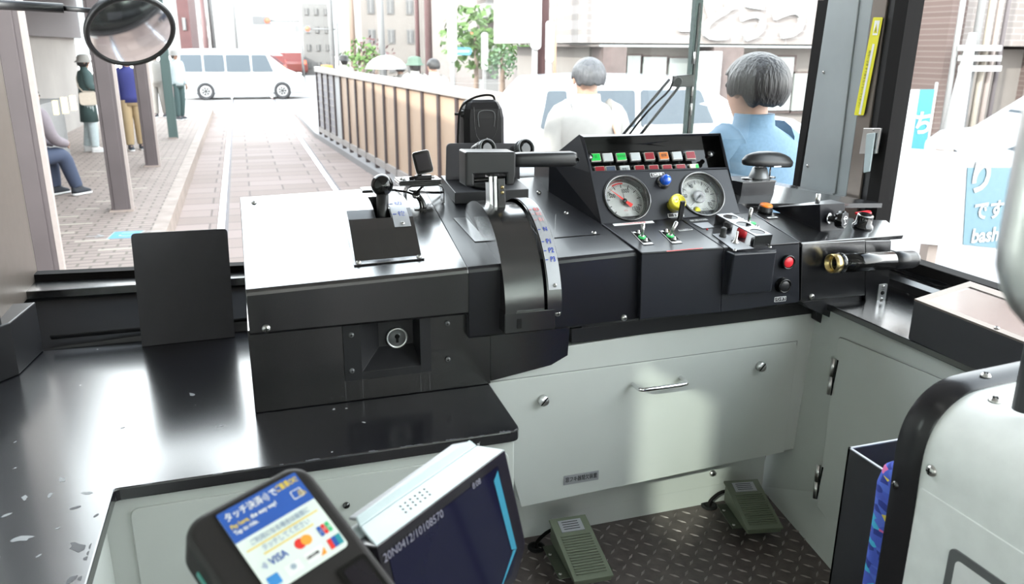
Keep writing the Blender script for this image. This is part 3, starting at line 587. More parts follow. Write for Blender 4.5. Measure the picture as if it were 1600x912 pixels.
def gauge(c, name, ang_marks, kind):
    M = MF @ Matrix.Translation((c[0], c[1], 0)); b = MB()
    b.lathe(M, [(RG + .0035, .0002), (RG + .003, .004), (RG - .001, .005), (RG - .004, 0), (RG - .006, -.024), (RG - .006, -.026)], 'black_paint', 48, cap=False)
    bz = b.build(name, ip)
    b = MB(); D_ = -.022; rd = RG - .0062
    b.lathe(M, [(rd, D_), (0, D_)], 'dial_white', 48)
    def tick(a, r0, r1, w_, m='black_ink'):
        a = math.radians(a); d = V((math.cos(a), math.sin(a), 0)); s_ = V((-d.y, d.x, 0)) * w_
        b.flat([M @ (d * r0 - s_ + V((0, 0, D_ + .0006))), M @ (d * r1 - s_ + V((0, 0, D_ + .0006))), M @ (d * r1 + s_ + V((0, 0, D_ + .0006))), M @ (d * r0 + s_ + V((0, 0, D_ + .0006)))], m)
    for i in range(51):
        a = 225 - 270 * i / 50; tick(a, rd * (.78 if i % 5 else .70), rd * .90, .0005 if i % 5 else .0011)
    for txt, a, r_ in ang_marks:
        b.text(M @ Matrix.Translation((math.cos(math.radians(a)) * rd * r_, math.sin(math.radians(a)) * rd * r_, D_)), txt, .0145, 'black_ink', .0007, sx=.75, bold=.0002)
    if kind == 'p':
        for a in range(84, 118, 3): tick(a, rd * .88, rd * .96, .0015, 'sticker_red')
        b.text(M @ Matrix.Translation((0, -.024, D_)), 'kPa', .007, 'pink_ink', .0007)
    else:
        b.text(M @ Matrix.Translation((0, .014, D_)), '(5)級', .006, 'black_ink', .0007); b.text(M @ Matrix.Translation((.012, -.032, D_)), 'km/h', .008, 'black_ink', .0007)
        b.lathe(M @ Matrix.Translation((-.012, -.034, D_)), [(.010, .0008), (0, .0009)], 'yellow', 20)
    b.build('dial', bz)
    def needle(a, L, w_, m, z, tail=.0, tw=.004, nm='needle'):
        nb = MB(); a = math.radians(a); d = V((math.cos(a), math.sin(a), 0)); s_ = V((-d.y, d.x, 0))
        P = [d * L, d * -.002 + s_ * w_, d * -tail + s_ * tw, d * -tail - s_ * tw, d * -.002 - s_ * w_] if tail else [d * L, s_ * w_, -s_ * w_]
        nb.slab([M @ (p + V((0, 0, z))) for p in P], nF * .0008, m); nb.build(nm, bz)
    if kind == 'p':
        needle(136, .047, .0028, 'mc_red', D_ + .006, .022, .0055); needle(88, .036, .001, 'black_ink', D_ + .004, .010, .0045)
        b = MB(); b.lathe(M, [(.005, D_ + .001), (.005, D_ + .008), (0, D_ + .009)], 'black_paint', 16); b.build('needle_hub', bz)
    else:
        needle(-142, .042, .0024, 'black_ink', D_ + .0095, .004, .002)
        b = MB(); b.lathe(M, [(.017, D_ + .006), (.016, D_ + .0075), (.008, D_ + .0085), (.007, D_ + .0075), (0, D_ + .008)], 'dial_grey', 28); b.build('needle_hub', bz)
    b = MB(); b.lathe(M, [(RG - .005, -.006), (0, -.006)], 'gauge_glass', 32); b.build('gauge_lens', bz)
gauge(g1, 'pressure_gauge', (('500', 150, .62), ('1000', 72, .55), ('1500', -38, .66)), 'p')
gauge(g2, 'speedometer', (('20', 170, .68), ('40', 112, .66), ('60', 30, .62), ('80', -35, .66)), 's')
# blue lamp, yellow push button and their plates
def plate(p, txt, w_, h_, size, name, par=ip, MM=None, ink='white_ink', base='black_satin', border=True):
    M = MM or fr(p, ex, n=nF); b = MB(); b.prism(M, rrect(-w_ / 2, w_ / 2, -h_ / 2, h_ / 2, .0008), 0, .0008, ink)
    if border: b.prism(M, rrect(-w_ / 2 + .0009, w_ / 2 - .0009, -h_ / 2 + .0009, h_ / 2 - .0009, .0006), .0008, .001, base)
    b.text(M, txt, size, ink if border else 'red_ink', .0013, sx=.85, bold=.0001); return b.build(name, par)
plate(F(1027, 273), 'DM警報', .038, .011, .0095, 'label_plate')
plate(F(1056, 336), '確認', .042, .010, .009, 'label_plate')
M = fr(F(1036, 285), ex, n=nF); b = MB(); b.lathe(M, [(.018, 0), (.018, .003), (.0165, .004), (.0165, .007), (.015, .008), (.014, .011)], 'black_paint', 28); b.lathe(M, [(.0135, .009), (.0135, .016), (.012, .023), (.008, .027), (0, .029)], 'knob_blue', 28); b.build('blue_lamp', ip)
M = fr(F(1052, 322), ex, n=nF); b = MB(); b.lathe(M, [(.017, 0), (.0165, .010), (.019, .012), (.0205, .020), (.020, .030), (.017, .033), (.0165, .0315), (0, .0315)], 'knob_yellow', 32)
for dx_, dy_ in ((-.004, .004), (.004, .004), (-.004, -.004), (.004, -.004)): b.ball(M @ V((dx_, dy_, .0318)), .0018, 'yellow', 8, 6)
b.build('yellow_button', ip)
# hood recess with the indicator windows
dR = .055
RTL, RTR, RBL, RBR = F(912, 214), F(1123, 212), F(926, 267), F(1134, 261)
BTL, BTR = F(918, 222) - nF * dR, F(1118, 219) - nF * dR
b = MB()
# rim around the opening
b.add([FTL, FTR, MDR, MDL, RTL, RTR, RBR, RBL], [(0, 1, 5, 4), (1, 2, 6, 5), (2, 3, 7, 6), (3, 0, 4, 7)], 'face_paint')
LM = fr(F(925, 249) - nF * .012, ex, n=nF); o0 = F(926, 236) - nF * .030
q = [RTL, RTR, RBR, RBL]; k_ = [V(p) - nF * .040 for p in q]
b.add(q + k_, [(0, 1, 5, 4), (1, 2, 6, 5), (2, 3, 7, 6), (3, 0, 4, 7), (4, 5, 6, 7)], 'gloss_black'); b.build('indicator_recess', ip, recalc=False)
def L(u, v): return F(u, v, -.030)
r1 = [('lamp_green', '点'), ('lamp_white', ''), ('lamp_green', '非常短絡'), ('lamp_white', ''), ('lamp_red', ''), ('lamp_amber', '故障'), ('lamp_white', ''), ('lamp_red', '')]
r2 = [('lamp_red', ''), ('lamp_blue', ''), ('lamp_white', '整備灯'), ('lamp_red', ''), ('lamp_red', ''), ('lamp_red', ''), ('lamp_red', ''), ('lamp_cream', '')]
for row, (us, vs, items) in enumerate((((929, 948, 969, 991, 1013, 1035, 1056, 1077), (248, 244.5), r1), ((936, 953, 975, 998, 1020, 1041, 1062, 1083), (268, 264), r2))):
    for i, (m, tx) in enumerate(items):
        v = vs[0] + (vs[1] - vs[0]) * i / 7; M = fr(L(us[i], v), ex, n=nF); wx = .0155; b = MB()
        b.prism(M, rrect(-wx, wx, -.0125, .0125, .002), 0, .004, 'black_paint'); b.prism(M, rrect(-.0128, .0128, -.0102, .0102, .001), .003, .0085, 'label_white' if 'white' in m else 'panel_cream'); b.prism(M, rrect(-.0118, .0118, -.0092, .0092, .001), .0085, .0095, m)
        if i == 7 and row: b.prism(M, [(.003, -.009), (.0118, -.009), (.0118, .009), (.006, .009), (.003, .004)], .0094, .0097, 'lamp_green')
        if tx: b.text(M, tx, .010 if len(tx) < 3 else .0075, 'black_ink', .0100, sx=.8)
        b.build('indicator_window', ip)
for u, v in ((920, 246), (1109, 241)): b = MB(); M = fr(F(u, v, -.012), ex, n=nF); b.lathe(M, [(.006, -.016), (.006, .002), (.009, .003), (.009, .006), (0, .007)], 'black_paint', 18); b.build('recess_knob', ip)
# switch deck in front of the gauges
SF = .0
SL0, SR0 = T(1003, 394), T(1131, 386)
ns = (T(1131, 386) - T(1003, 394)).cross(FBL - T(1003, 394)).normalized(); ns = ns if ns.z > 0 else -ns
def S(u, v, off=.0): return PP(u, v, FBL + ns * (.004 + off), ns)
sdk = thing('switch_panel', (.97, 1.62, .6), 'black switch deck with two flip switches on green rings, in front of the round gauges', 'switch panel')
b = MB(); P = [S(940, 349), S(1003, 395), S(1131, 387), S(1062, 342)]
b.slab(P, -ns * .02, 'deck_paint'); 
P2 = [S(1003, 395), S(1131, 387)]
b.slab([P2[0] + V((0, .001, -.002)), PY(1000, 499, P2[0].y), PY(1126, 488, P2[1].y), P2[1] + V((0, .001, -.002))], (0, .05, 0), 'face_paint')
b.build('desk_body', sdk, bevel=.002)
M = fr(S(990, 349, .0005), ex, n=ns); b = MB(); b.prism(M, rrect(-.052, .052, -.0055, .0055, .0005), 0, .0006, 'label_white'); b.text(M, 'CP6000形改造機器', .0085, 'red_ink', .001, sx=.9); b.build('paper_label', sdk)
b = MB(); M = fr(S(1070, 390, .001), ex, n=ns); b.prism(M, rrect(-.045, .045, -.0012, .0012, .0005), 0, .0005, 'sticker_red'); b.build('red_tape', sdk)
def flip_switch(u, v, lean, parent, par_name='toggle_switch', L_=.030, base=True, ring='green_plastic'):
    c = S(u, v, .0005); M = fr(c, ex, n=ns); t_ = bpy.data.objects.new(par_name, None); sc.collection.objects.link(t_)
    t_.parent = parent; t_.location = c - OR[parent.name]; OR[t_.name] = c
    if base:
        b = MB(); b.prism(M, rrect(-.013, .013, -.038, .034, .001), 0, .0008, 'gloss_black'); b.prism(M, [(-.0125, -.037), (-.0115, -.037), (-.0115, .033), (-.0125, .033)], .0008, .0012, 'white_ink')
        b.prism(M, rrect(-.010, .011, -.036, -.029, .001), .0008, .0011, 'label_white'); b.prism(M, rrect(-.010, -.003, .024, .031, .001), .0008, .0011, 'label_white'); b.build('switch_plate', t_)
        b = MB(); b.lathe(M, [(.009, .0008), (.009, .003), (.0055, .0045), (.005, .003)], ring, 24, cap=False); b.build('ring', t_)
        for dy in (-.021, .020):
            b = MB(); Q = M @ Matrix.Translation((0, dy, .001)); b.lathe(Q, [(.0048, 0), (.0048, .0025), (.003, .005), (.0025, .008), (0, .009)], 'steel', 12); b.build('post_screw', t_)
    b = MB(); tip = c + ns * L_ * 1.1 + ex * lean; b.cyl(c, c + ns * .006, .0052, 'steel', 12); b.cyl(c + ns * .004, tip, .0032, 'steel', 14, .0046); b.ball(tip, .0046, 'steel', 14, 8); b.build('lever', t_)
    return t_
flip_switch(1003, 371, -.002, sdk); flip_switch(1047, 369, .010, sdk)
b = MB(); c = S(1062, 344); M = fr(c, ex, n=ns); b.box(-.006, .006, -.003, .003, 0, .050, 'plastic_black', M); b.build('flat_tab', sdk, bevel=.001)
plate(None, 'ワイパ', .036, .006, .005, 'label_plate', sdk, fr(S(1071, 359, .0005), ex, n=ns))
# second deck: speaker volume, guarded switches
s2 = thing('radio_panel', (1.17, 1.62, .62), 'black panel with guarded red button bracket, small knob and toggle, right of the flip switches', 'switch panel')
b = MB(); b.slab([S(1064, 342), S(1131, 387), S(1250, 378), S(1172, 332)], -ns * .02, 'deck_paint')
q0, q1 = S(1131, 387), S(1250, 378)
b.slab([q0 + V((0, .001, -.002)), PY(1126, 488, q0.y), PY(1249, 472, q0.y), q1 + V((0, .001, -.002))], (0, .05, 0), 'face_paint'); b.build('panel_body', s2, bevel=.002)
M = fr(S(1140, 376, .0008), ex, n=ns); b = MB(); P = [S(1113, 366, .001), S(1147, 391, .001), S(1178, 388, .001), S(1130, 364, .001)]; b.slab(P, ns * .0008, 'silver_plate'); b.build('volume_plate', s2)
b = MB(); P = [S(1083, 349, .001), S(1098, 357, .001), S(1116, 355, .001), S(1106, 347, .001)]; b.slab(P, ns * .0006, 'silver_plate'); b.build('small_plate', s2)
b = MB(); M = fr(S(1092, 344, .001), ex, n=ns); b.text(M, '放送切換', .011, 'white_ink', sx=1.1); b.build('lettering', s2)
b = MB(); M = fr(S(1105, 358, .001), ex, n=ns); b.ball(M.translation, .0025, 'red_plastic', 10, 8); b.build('pilot_light', s2)
b = MB(); c = S(1129, 369, .002); M = fr(c, ex, n=ns); b.lathe(M, [(.0085, 0), (.0085, .002), (.007, .003), (.007, .020), (.0062, .022), (0, .022)], 'plastic_black', 20); b.build('volume_knob', s2)
b = MB(); c = S(1149, 378, .002); M = fr(c, ex, n=ns); b.lathe(M, [(.009, 0), (.009, .001), (.0055, .0015), (.0055, .006), (.003, .0062), (.0028, .026), (0, .028)], 'steel', 14); b.build('toggle', s2)
# guard bracket: bent channel with three windows
gq = [S(1115, 352), S(1177, 387), S(1203, 385), S(1143, 350)]
bl_, br_ = gq[1], gq[2]; tl2, tr2 = gq[0], gq[3]; Hh = .030
gx = (br_ - bl_).normalized(); gy = ((tl2 - bl_)).normalized(); Lg = (tl2 - bl_).length; Wg = (br_ - bl_).length; Mg = fr(bl_, gx, n=ns)
gy2 = Mg.inverted() @ tl2; b = MB()
sh = lambda x, y, z: bl_ + gx * x + gy * y + ns * z
n = 3; step = Lg / 3
b.slab([sh(0, 0, 0), sh(Wg, 0, 0), sh(Wg, 0, Hh), sh(0, 0, Hh)], gy * .0025, 'black_paint'); b.slab([sh(0, Lg, 0), sh(Wg, Lg, 0), sh(Wg, Lg, Hh), sh(0, Lg, Hh)], -gy * .0025, 'black_paint')
for k in range(3):
    cx_, cy_ = Wg / 2, (k + .5) * step; cor = [(0, k * step), (Wg, k * step), (Wg, (k + 1) * step), (0, (k + 1) * step)]; rr = min(Wg, step) * .34; N = 24; inn = []; out = []
    for i in range(N):
        a = 2 * math.pi * i / N + math.pi / 4; d = (math.cos(a), math.sin(a)); inn.append((cx_ + rr * d[0] * 1.1, cy_ + rr * d[1])); s_ = min((Wg / 2) / max(abs(d[0]), 1e-6), (step / 2) / max(abs(d[1]), 1e-6)); out.append((cx_ + d[0] * s_, cy_ + d[1] * s_))
    for z0 in (Hh, Hh - .002): b.add([sh(*p, z0) for p in inn + out], [(i, N + i, N + (i + 1) % N, (i + 1) % N) for i in range(N)], 'silver_plate' if z0 == Hh else 'black_paint')
    b.add([sh(*p, Hh) for p in inn] + [sh(*p, Hh - .002) for p in inn], [(i, (i + 1) % N, N + (i + 1) % N, N + i) for i in range(N)], 'black_paint')
b.build('guard_bracket', s2)
b = MB(); c = sh(Wg / 2, 1.5 * step, .003); b.lathe(fr(c, gx, n=ns), [(.012, -.003), (.012, .012), (.010, .015), (0, .015)], 'red_plastic', 24); b.build('red_button', s2)
for k in (0, 2): b = MB(); c = sh(Wg / 2, (k + .5) * step, .003); b.lathe(fr(c, gx, n=ns), [(.010, -.003), (.010, .008), (0, .009)], 'plastic_black', 20); b.build('black_button', s2)
flip_switch(1169, 349, .0, s2, L_=.034, base=False)
b = MB(); M = fr(S(1176, 349, .001), ex, n=ns); b.lathe(M, [(.008, 0), (.008, .002), (.005, .003)], 'green_plastic', 20); b.build('ring', s2)
for u, v in ((1159, 342), (1184, 354), (1148, 391), (1203, 386)): screw(s2, S(u, v, .0015), ns, .004, 'steel')
# ticket pocket on the front, two push buttons
y2 = q0.y; b = MB(); A_ = [PY(1133, 391, y2), PY(1126, 460, y2), PY(1204, 455, y2), PY(1213, 387, y2)]; B2 = [PY(1147, 397, y2 - .035), PY(1137, 461, y2 - .018), PY(1205, 455, y2 - .018), PY(1213, 393, y2 - .035)]
b.add(A_ + B2, [(0, 1, 5, 4), (1, 2, 6, 5), (2, 3, 7, 6), (3, 0, 4, 7), (4, 5, 6, 7), (3, 2, 1, 0)], 'face_paint'); b.build('card_pocket', s2, bevel=.003, recalc=True)
for nm, u, v, m in (('red_push_button', 1233, 410, 'red_plastic'), ('black_push_button', 1227, 447, 'plastic_black')):
    c = PY(u, v, y2 - .014); M = fr(c, (1, 0, 0), n=(-.0, -1, 0)); b = MB(); b.lathe(M, [(.019, -.014), (.019, -.012), (.017, -.010), (.017, -.001), (.0175, .0), (.0155, .0015), (.0135, .0), (.0135, -.006)], 'gloss_black', 32, cap=False); b.lathe(M, [(.0128, -.010), (.0128, -.001), (.011, .0003), (0, .0003)], m, 28); b.build(nm, s2)
Mp = fr(PY(1228, 387, y2), (1, 0, 0), n=(0, -1, 0)); plate(None, 'パンタ上', .032, .0125, .0085, 'label_plate', s2, Mp)
Mp = fr(PY(1219, 467, y2), (1, 0, 0), n=(0, -1, 0)); plate(None, 'パンタ下', .032, .0115, .0085, 'label_plate', s2, Mp)
# ================================================================== right-hand box
yR = q0.y + .004
rb = thing('wiper_control_box', (1.38, 1.6, .6), 'black steel box right of the console with wiper knob and brass ended tube', 'control box')
RXL = PY(1252, 377, yR).x; RXR = PY(1412, 369, yR).x
NR = V((0, -.215, 1)).normalized(); RO = V((RXL, yR, PY(1330, 373, yR).z))
def Q(u, v, off=0): return PP(u, v, RO + NR * off, NR)
b = MB(); TB = Q(1188, 330); TR = Q(1385, 344)
b.slab([RO, V((RXR, yR, RO.z)), TR, TB, Q(1176, 332)], -NR * .012, 'black_paint')
b.slab([PY(1253, 380, yR), PY(1251, 471, yR), PY(1352, 461, yR), PY(1352, 375, yR)], (0, .12, 0), 'console_paint')
b.slab([PY(1352, 376, yR), PY(1352, 497, yR), PY(1387, 489, yR), PY(1393, 375, yR)], (0, .12, 0), 'console_paint')
b.slab([PY(1252, 471, yR + .012), PY(1262, 481, yR + .012), PY(1330, 511, yR + .012), PY(1355, 497, yR + .012), PY(1355, 460, yR + .012)], (0, .10, 0), 'black_satin')
b.slab([PY(1275, 485, 1.575), PY(1275, 500, 1.575), PY(1287, 508, 1.575), PY(1300, 494, 1.575)], (0, .02, 0), 'black_satin')
b.build('body', rb, bevel=.002)
screw(rb, PY(1268, 463, yR), (0, -1, 0), .007)
# raised wedge carrying the wiper knob
W = [Q(1186, 327), Q(1282, 361)]
wt = [PY(1175, 324, W[0].y + .03), PY(1282, 319, W[1].y)]
wfb, wft = Q(1282, 361), PY(1281, 319, Q(1282, 361).y); wrb, wrt = Q(1320, 358), PY(1320, 317, Q(1320, 358).y)
wlb = Q(1205, 326); wlt = wlb + V((0, 0, .004))
b = MB(); back = V((0, .20, .043))
b.add([wlb, wfb, wrb, wlt, wft, wrt, wrb + V((0, .05, .011)), wrt + V((0, .05, .0))], [(0, 1, 4, 3), (1, 2, 5, 4), (3, 4, 5, 7), (2, 6, 7, 5), (0, 3, 7, 6)], 'deck_paint'); b.build('wedge_housing', rb, bevel=.001, recalc=True)
pk = wfb.lerp(wrb, .3).lerp(wft.lerp(wrt, .3), .5); nk = V((.15, -1, .05)).normalized()
c0 = PY(1295, 341, pk.y); M = fr(c0, (1, 0, 0), n=(.42, -.9, .06)); kn = MB()
kn.lathe(M, [(.0135, 0), (.0135, .003), (.010, .004)], 'chrome', 24); kn.lathe(M, [(.0085, 0), (.0085, .022)], 'plastic_black', 20)
vs = []
for z, r_ in ((.020, .017), (.024, .0205), (.038, .0205), (.041, .019)):
    vs.append([M @ V((math.cos(a) * r_ * (1 + .06 * math.cos(8 * a)), math.sin(a) * r_ * (1 + .06 * math.cos(8 * a)), z)) for a in [2 * math.pi * i / 48 for i in range(48)]])
kn.loft(vs, 'gloss_black'); Mk = M @ Matrix.Translation((0, 0, .0415)) @ Matrix.Scale(1.25, 4)
for (a0, a1, r0, r1, cy_) in ((35, 145, .0085, .0098, -.002), (35, 145, .0045, .0058, -.002)):
    pts = circ(r1, 10, 0, cy_, math.radians(a0), math.radians(a1)) + list(reversed(circ(r0, 10, 0, cy_, math.radians(a0), math.radians(a1)))); kn.flat([Mk @ V((x, y, .0003)) for x, y in pts], 'white_ink')
for x0_, y0_, x1_, y1_ in ((-.008, .003, -.004, .001), (.008, .003, .004, .001), (0, -.009, -.004, .004), (-.005, -.008, .005, -.007)):
    d = V((x1_ - x0_, y1_ - y0_, 0)).normalized(); s_ = V((-d.y, d.x, 0)) * .0006; kn.flat([Mk @ (V((x0_, y0_, .0003)) - s_), Mk @ (V((x1_, y1_, .0003)) - s_), Mk @ (V((x1_, y1_, .0003)) + s_), Mk @ (V((x0_, y0_, .0003)) + s_)], 'white_ink')
kn.build('wiper_knob', rb)
c1 = Q(1347, 354, 0); M = fr(c1, (1, 0, 0), n=NR); b = MB(); b.lathe(M, [(.026, 0), (.025, .006), (.022, .008), (.0215, .010), (.0195, .011), (.0195, .030), (.0185, .032), (.0150, .032), (.0140, .020), (0, .019)], 'gloss_black', 36); b.lathe(M, [(.0188, .0325), (.0152, .0328)], 'chrome', 36); b.build('round_switch', rb)
c2 = Q(1360, 346, 0); b = MB(); M = fr(c2 + V((.012, .035, .012)), (1, .2, 0), n=NR); b.prism(M, [(-.03, -.010), (.014, -.009), (.022, .002), (.016, .008), (-.03, .010)], 0, .006, 'red_plastic'); b.cyl(c2 + V((.005, .035, -.004)), c2 + V((.005, .035, .014)), .006, 'red_plastic'); b.build('red_lever', rb, bevel=.002)
c3 = Q(1195, 330, .001); M = fr(c3, (1, 0, 0), n=NR); b = MB(); b.lathe(M, [(.019, 0), (.019, .006), (.0175, .007), (.0175, .014), (.016, .016)], 'plastic_black', 28); b.lathe(M, [(.0165, .015), (.0155, .0185), (0, .0195)], 'orange_plastic', 28); b.build('orange_button', rb)
plate(None, '復帰', .03, .009, .007, 'label_plate', rb, fr(Q(1207, 340, .001), (1, 0, 0), n=NR), 'black_ink', 'label_white')
b = MB(); p = PY(1277, 318, wft.y + .03); b.cyl(p, p + V((0, 0, .024)), .0055, 'brushed', 14); b.build('stud', rb)
# tube handle with brass end
tu0, tu1 = PY(1312, 411, 1.50), PY(1424, 405, 1.50); dT = (tu1 - tu0).normalized()
b = MB(); b.cyl(tu0, tu0.lerp(tu1, .71), .0225, 'gloss_black', 32); b.cyl(tu0.lerp(tu1, .70), tu1, .0215, 'plastic_black', 32); b.ball(tu1, .0212, 'plastic_black', 20, 10); tb = b.build('tube', rb)
M = fr(tu0, (0, 1, 0), n=-dT); b = MB(); b.lathe(M, [(.0245, -.004), (.025, .002), (.0225, .006), (.0225, .008)], 'gloss_black', 32); b.lathe(M, [(.0225, .004), (.0225, .026), (.0200, .026), (.0200, .010), (.018, .008), (0, .008)], 'brass', 32); b.lathe(M, [(.006, .008), (.006, .016), (.003, .017), (0, .017)], 'hole', 16); b.build('brass_end', tb)
b = MB(); m_ = tu0.lerp(tu1, .55); b.slab([m_ + V((-.03, 0, -.005)), m_ + V((.03, 0, -.005)), m_ + V((.03, 0, .008)), m_ + V((-.03, 0, .008))], (0, yR - m_.y + .01, 0), 'black_paint'); b.build('tube_bracket', rb)
# microphone jack plate
M = fr(PY(1378, 457, yR), (1, 0, 0), n=(0, -1, 0)); b = MB(); b.prism(M, rrect(-.013, .013, -.0225, .0225, .003), 0, .0015, 'brushed'); b.text(M @ Matrix.Translation((0, .0085, 0)), 'LAMP', .004, 'black_ink', .0018); b.text(M @ Matrix.Translation((0, -.0085, 0)), 'マイク', .004, 'black_ink', .0018)
b.lathe(M, [(.0055, .0015), (.0045, .004), (0, .004)], 'hole', 16); jp = b.build('jack_plate', rb)
for dy in (.0165, -.0165): screw(jp, M @ V((0, dy, .0015)), (0, -1, 0), .004)
# deck plate behind, going to the pillar
bk = MB(); bk.slab([T(1152, 318), V((1.60, 1.70, zt(1.3, 1.70) - .0)), PX(1245, 290, 1.6) , V((1.30, 2.06, .86)), V((1.16, 2.0, zt(1.16, 2.0)))], (0, 0, -.012), 'black_paint')
bk.build('corner_deck', label='black sheet metal deck filling the corner between console and windscreen pillar', cat='panel')
# ---------------------------------------------------------------- brake valve with mushroom handle on its pedestal box
YB = 1.80
bv = thing('brake_valve', (1.27, 1.82, .78), 'black pedestal box with grey hub and flat mushroom handle, right of the gauge hood', 'brake valve')
bp = [PY(1158, 320, YB), PY(1160, 283, YB), PY(1213, 284, YB), PY(1206, 338, YB), PY(1162, 341, YB)]
b = MB(); x0, x1 = PY(1160, 284, YB).x, PY(1212, 284, YB).x; z0, z1 = PY(1185, 338, YB).z, PY(1185, 285, YB).z
b.slab([V((x0 - .004, YB, z0)), V((x1 - .006, YB, z0)), V((x1, YB, z1)), V((x0, YB, z1))], (0, .085, 0), 'deck_paint'); b.build('pedestal', bv, bevel=.001)
b = MB(); P = [V((x0, YB - .002, z1)), V((x1 + .001, YB - .002, z1)), V((x1 + .001, YB + .09, z1)), V((x0 - .028, YB + .10, z1))]; b.slab(P, (0, 0, .003), 'black_paint'); tp = b.build('top_plate', bv)
b = MB(); b.slab([V((x0 - .005, YB - .006, z0 - .004)), V((x1 - .006, YB - .006, z0 - .004)), V((x1 - .006, YB - .006, z0 + .014)), V((x0 - .005, YB - .006, z0 + .014))], (0, .006, 0), 'black_paint'); fl_ = b.build('base_flange', bv)
for t in (.3, .75): screw(fl_, V((x0 + (x1 - x0) * t, YB - .006, z0 + .005)), (0, -1, 0), .004, 'grey_metal')
cx_ = PY(1184, 284, YB + .045).x + .002; hub = V((cx_, YB + .045, z1 + .003)); M = fr(hub, (1, 0, 0), n=(0, 0, 1)); b = MB(); b.lathe(M, [(.028, 0), (.027, .004), (.019, .028), (.017, .030), (0, .030)], 'grey_metal', 28)
b.build('hub', bv)
for dx in (-.036, .034):
    b = MB(); c = V((cx_ + dx, YB + .045 , z1 + .003)); M = fr(c, (1, 0, 0), n=(0, 0, 1)); b.lathe(M, [(.016, 0), (.016, .003), (.010, .004), (.009, .002), (.006, .004), (0, .005)], 'black_paint', 24); b.build('round_nut', bv)
sh0 = hub + V((-.002, 0, .028)); b = MB(); b.box(sh0.x - .008, sh0.x + .010, sh0.y - .008, sh0.y + .008, sh0.z, sh0.z + .018, 'black_paint'); b.build('stem', bv, bevel=.001)
# mushroom: flattened dome, elongated to the right
hc = PY(1197, 254, YB + .03); ring = []; b = MB()
e0, e1 = PY(1160, 252, YB + .03), PY(1238, 255, YB + .03); ax = (e1 - e0); cm = (e0 + e1) / 2; hw = ax.length / 2
for z, s_ in ((-.0085, .86), (-.0095, .94), (-.005, .995), (.003, 1.0), (.007, .975), (.008, .95), (.016, .86), (.023, .66), (.028, .40), (.030, .05)):
    ring.append([cm + ax.normalized() * (math.cos(a) * hw * s_) + V((0, math.sin(a) * .030 * s_, 0)) + V((0, 0, z)) for a in [2 * math.pi * i / 40 for i in range(40)]])
b.loft(ring, 'plastic_black'); b.build('mushroom_handle', bv, recalc=True)
b = MB(); b.box(cm.x + .0, cm.x + .022, cm.y - .030, cm.y - .026, cm.z - .0095, cm.z - .006, 'white_board'); b.build('white_label', bv)
p = PY(1211, 262, YB + .03); b = MB(); b.cyl((p.x, YB + .05, z1 - .01), (p.x, YB + .05, cm.z - .004), .0022, 'black_paint', 10); b.build('support_rod', bv)
# ---------------------------------------------------------------- small screen on a bent bracket stand
wt_ = thing('display_stand', (.40, 1.9, .84), 'small square black screen in silver case on a bent black bracket stand behind the reverser', 'display')
YW = 1.90; b = MB()
lx, rx2 = PY(634, 318, YW).x, PY(692, 300, YW).x; zb = zt(lx, YW); zt_ = PY(655, 290, YW).z
path = [V((lx, YW, zt(lx, YW) + .001)), V((lx, YW, zt_ - .014)), V((lx + .004, YW, zt_ - .004)), V((lx + .014, YW, zt_)), V((rx2 - .014, YW, zt_ + .001)), V((rx2 - .004, YW, zt_ - .004)), V((rx2, YW, zt_ - .014)), V((rx2, YW, zt(rx2, YW) + .001))]
R = []
for i, p in enumerate(path):
    d = (path[min(i + 1, 7)] - path[max(i - 1, 0)]).normalized(); n_ = V((-d.z, 0, d.x)) * .0013; R.append([p - n_ + V((0, -.011, 0)), p + n_ + V((0, -.011, 0)), p + n_ + V((0, .022, 0)), p - n_ + V((0, .022, 0))])
b.loft(R, 'black_paint', smooth=False); br = b.build('bracket', wt_, recalc=True)
px0, px1 = PY(620, 280, YW).x, PY(688, 278, YW).x; b = MB(); z0 = zt_ + .0025
b.box(px0 + .004, px1, YW - .013, YW + .05, z0, z0 + .0045, 'black_paint'); b.box(px0 + .002, px1 - .001, YW - .014, YW + .05, z0 + .0048, z0 + .0085, 'black_paint'); b.box(px0 + .004, px1, YW - .014, YW + .05, z0 + .009, z0 + .013, 'black_paint'); b.build('clamp_plates', wt_, bevel=.0008)
for dx, dy in ((.014, .012), (.018, .0), (.092, .018)):
    if dx < px1 - px0: screw(wt_, V((px0 + dx, YW + dy, z0 + .013)), (0, 0, 1), .0055, 'steel')
cw = PY(660.5, 253, YW); nw = V((-.18, -1, .28)).normalized(); Mw = fr(cw, (1, .0, -.03), n=nw) @ Matrix.Rotation(math.radians(11), 4, 'Z')
b = MB(); b.prism(Mw, rrect(-.0215, .0215, -.0275, .0275, .007), -.016, -.003, 'steel'); cse = b.build('silver_case', wt_, bevel=.002)
b = MB(); b.prism(Mw, rrect(-.0205, .0205, -.0265, .0265, .007), -.003, .0, 'gloss_black'); b.prism(Mw, rrect(-.015, .0155, -.020, .020, .001), 0, .0004, 'screen_bezel'); b.build('screen', wt_, bevel=.0008)
b = MB(); b.box(px0 + .045, px0 + .085, YW - .002, YW + .012, z0 + .013, z0 + .022, 'plastic_black'); b.tube([V((px0 + .03, YW, z0 + .016)), V((px0 + .055, YW + .002, z0 + .018)), V((px0 + .06, YW + .003, z0 + .03))], .004, 'rubber'); b.build('hinge_mount', wt_, bevel=.001)
cb = thing('cable_outlet', (.39, 1.8, .83), 'bundle of grey and black cables rising from a small plate below the little screen', 'cables')
b = MB(); P = [T(642, 313), T(665, 312), T(676, 328), T(648, 328)]; b.slab(P, NT * .0025, 'black_paint'); b.build('plate', cb)
o_ = T(661, 325); m1 = PY(650, 305, o_.y + .02)
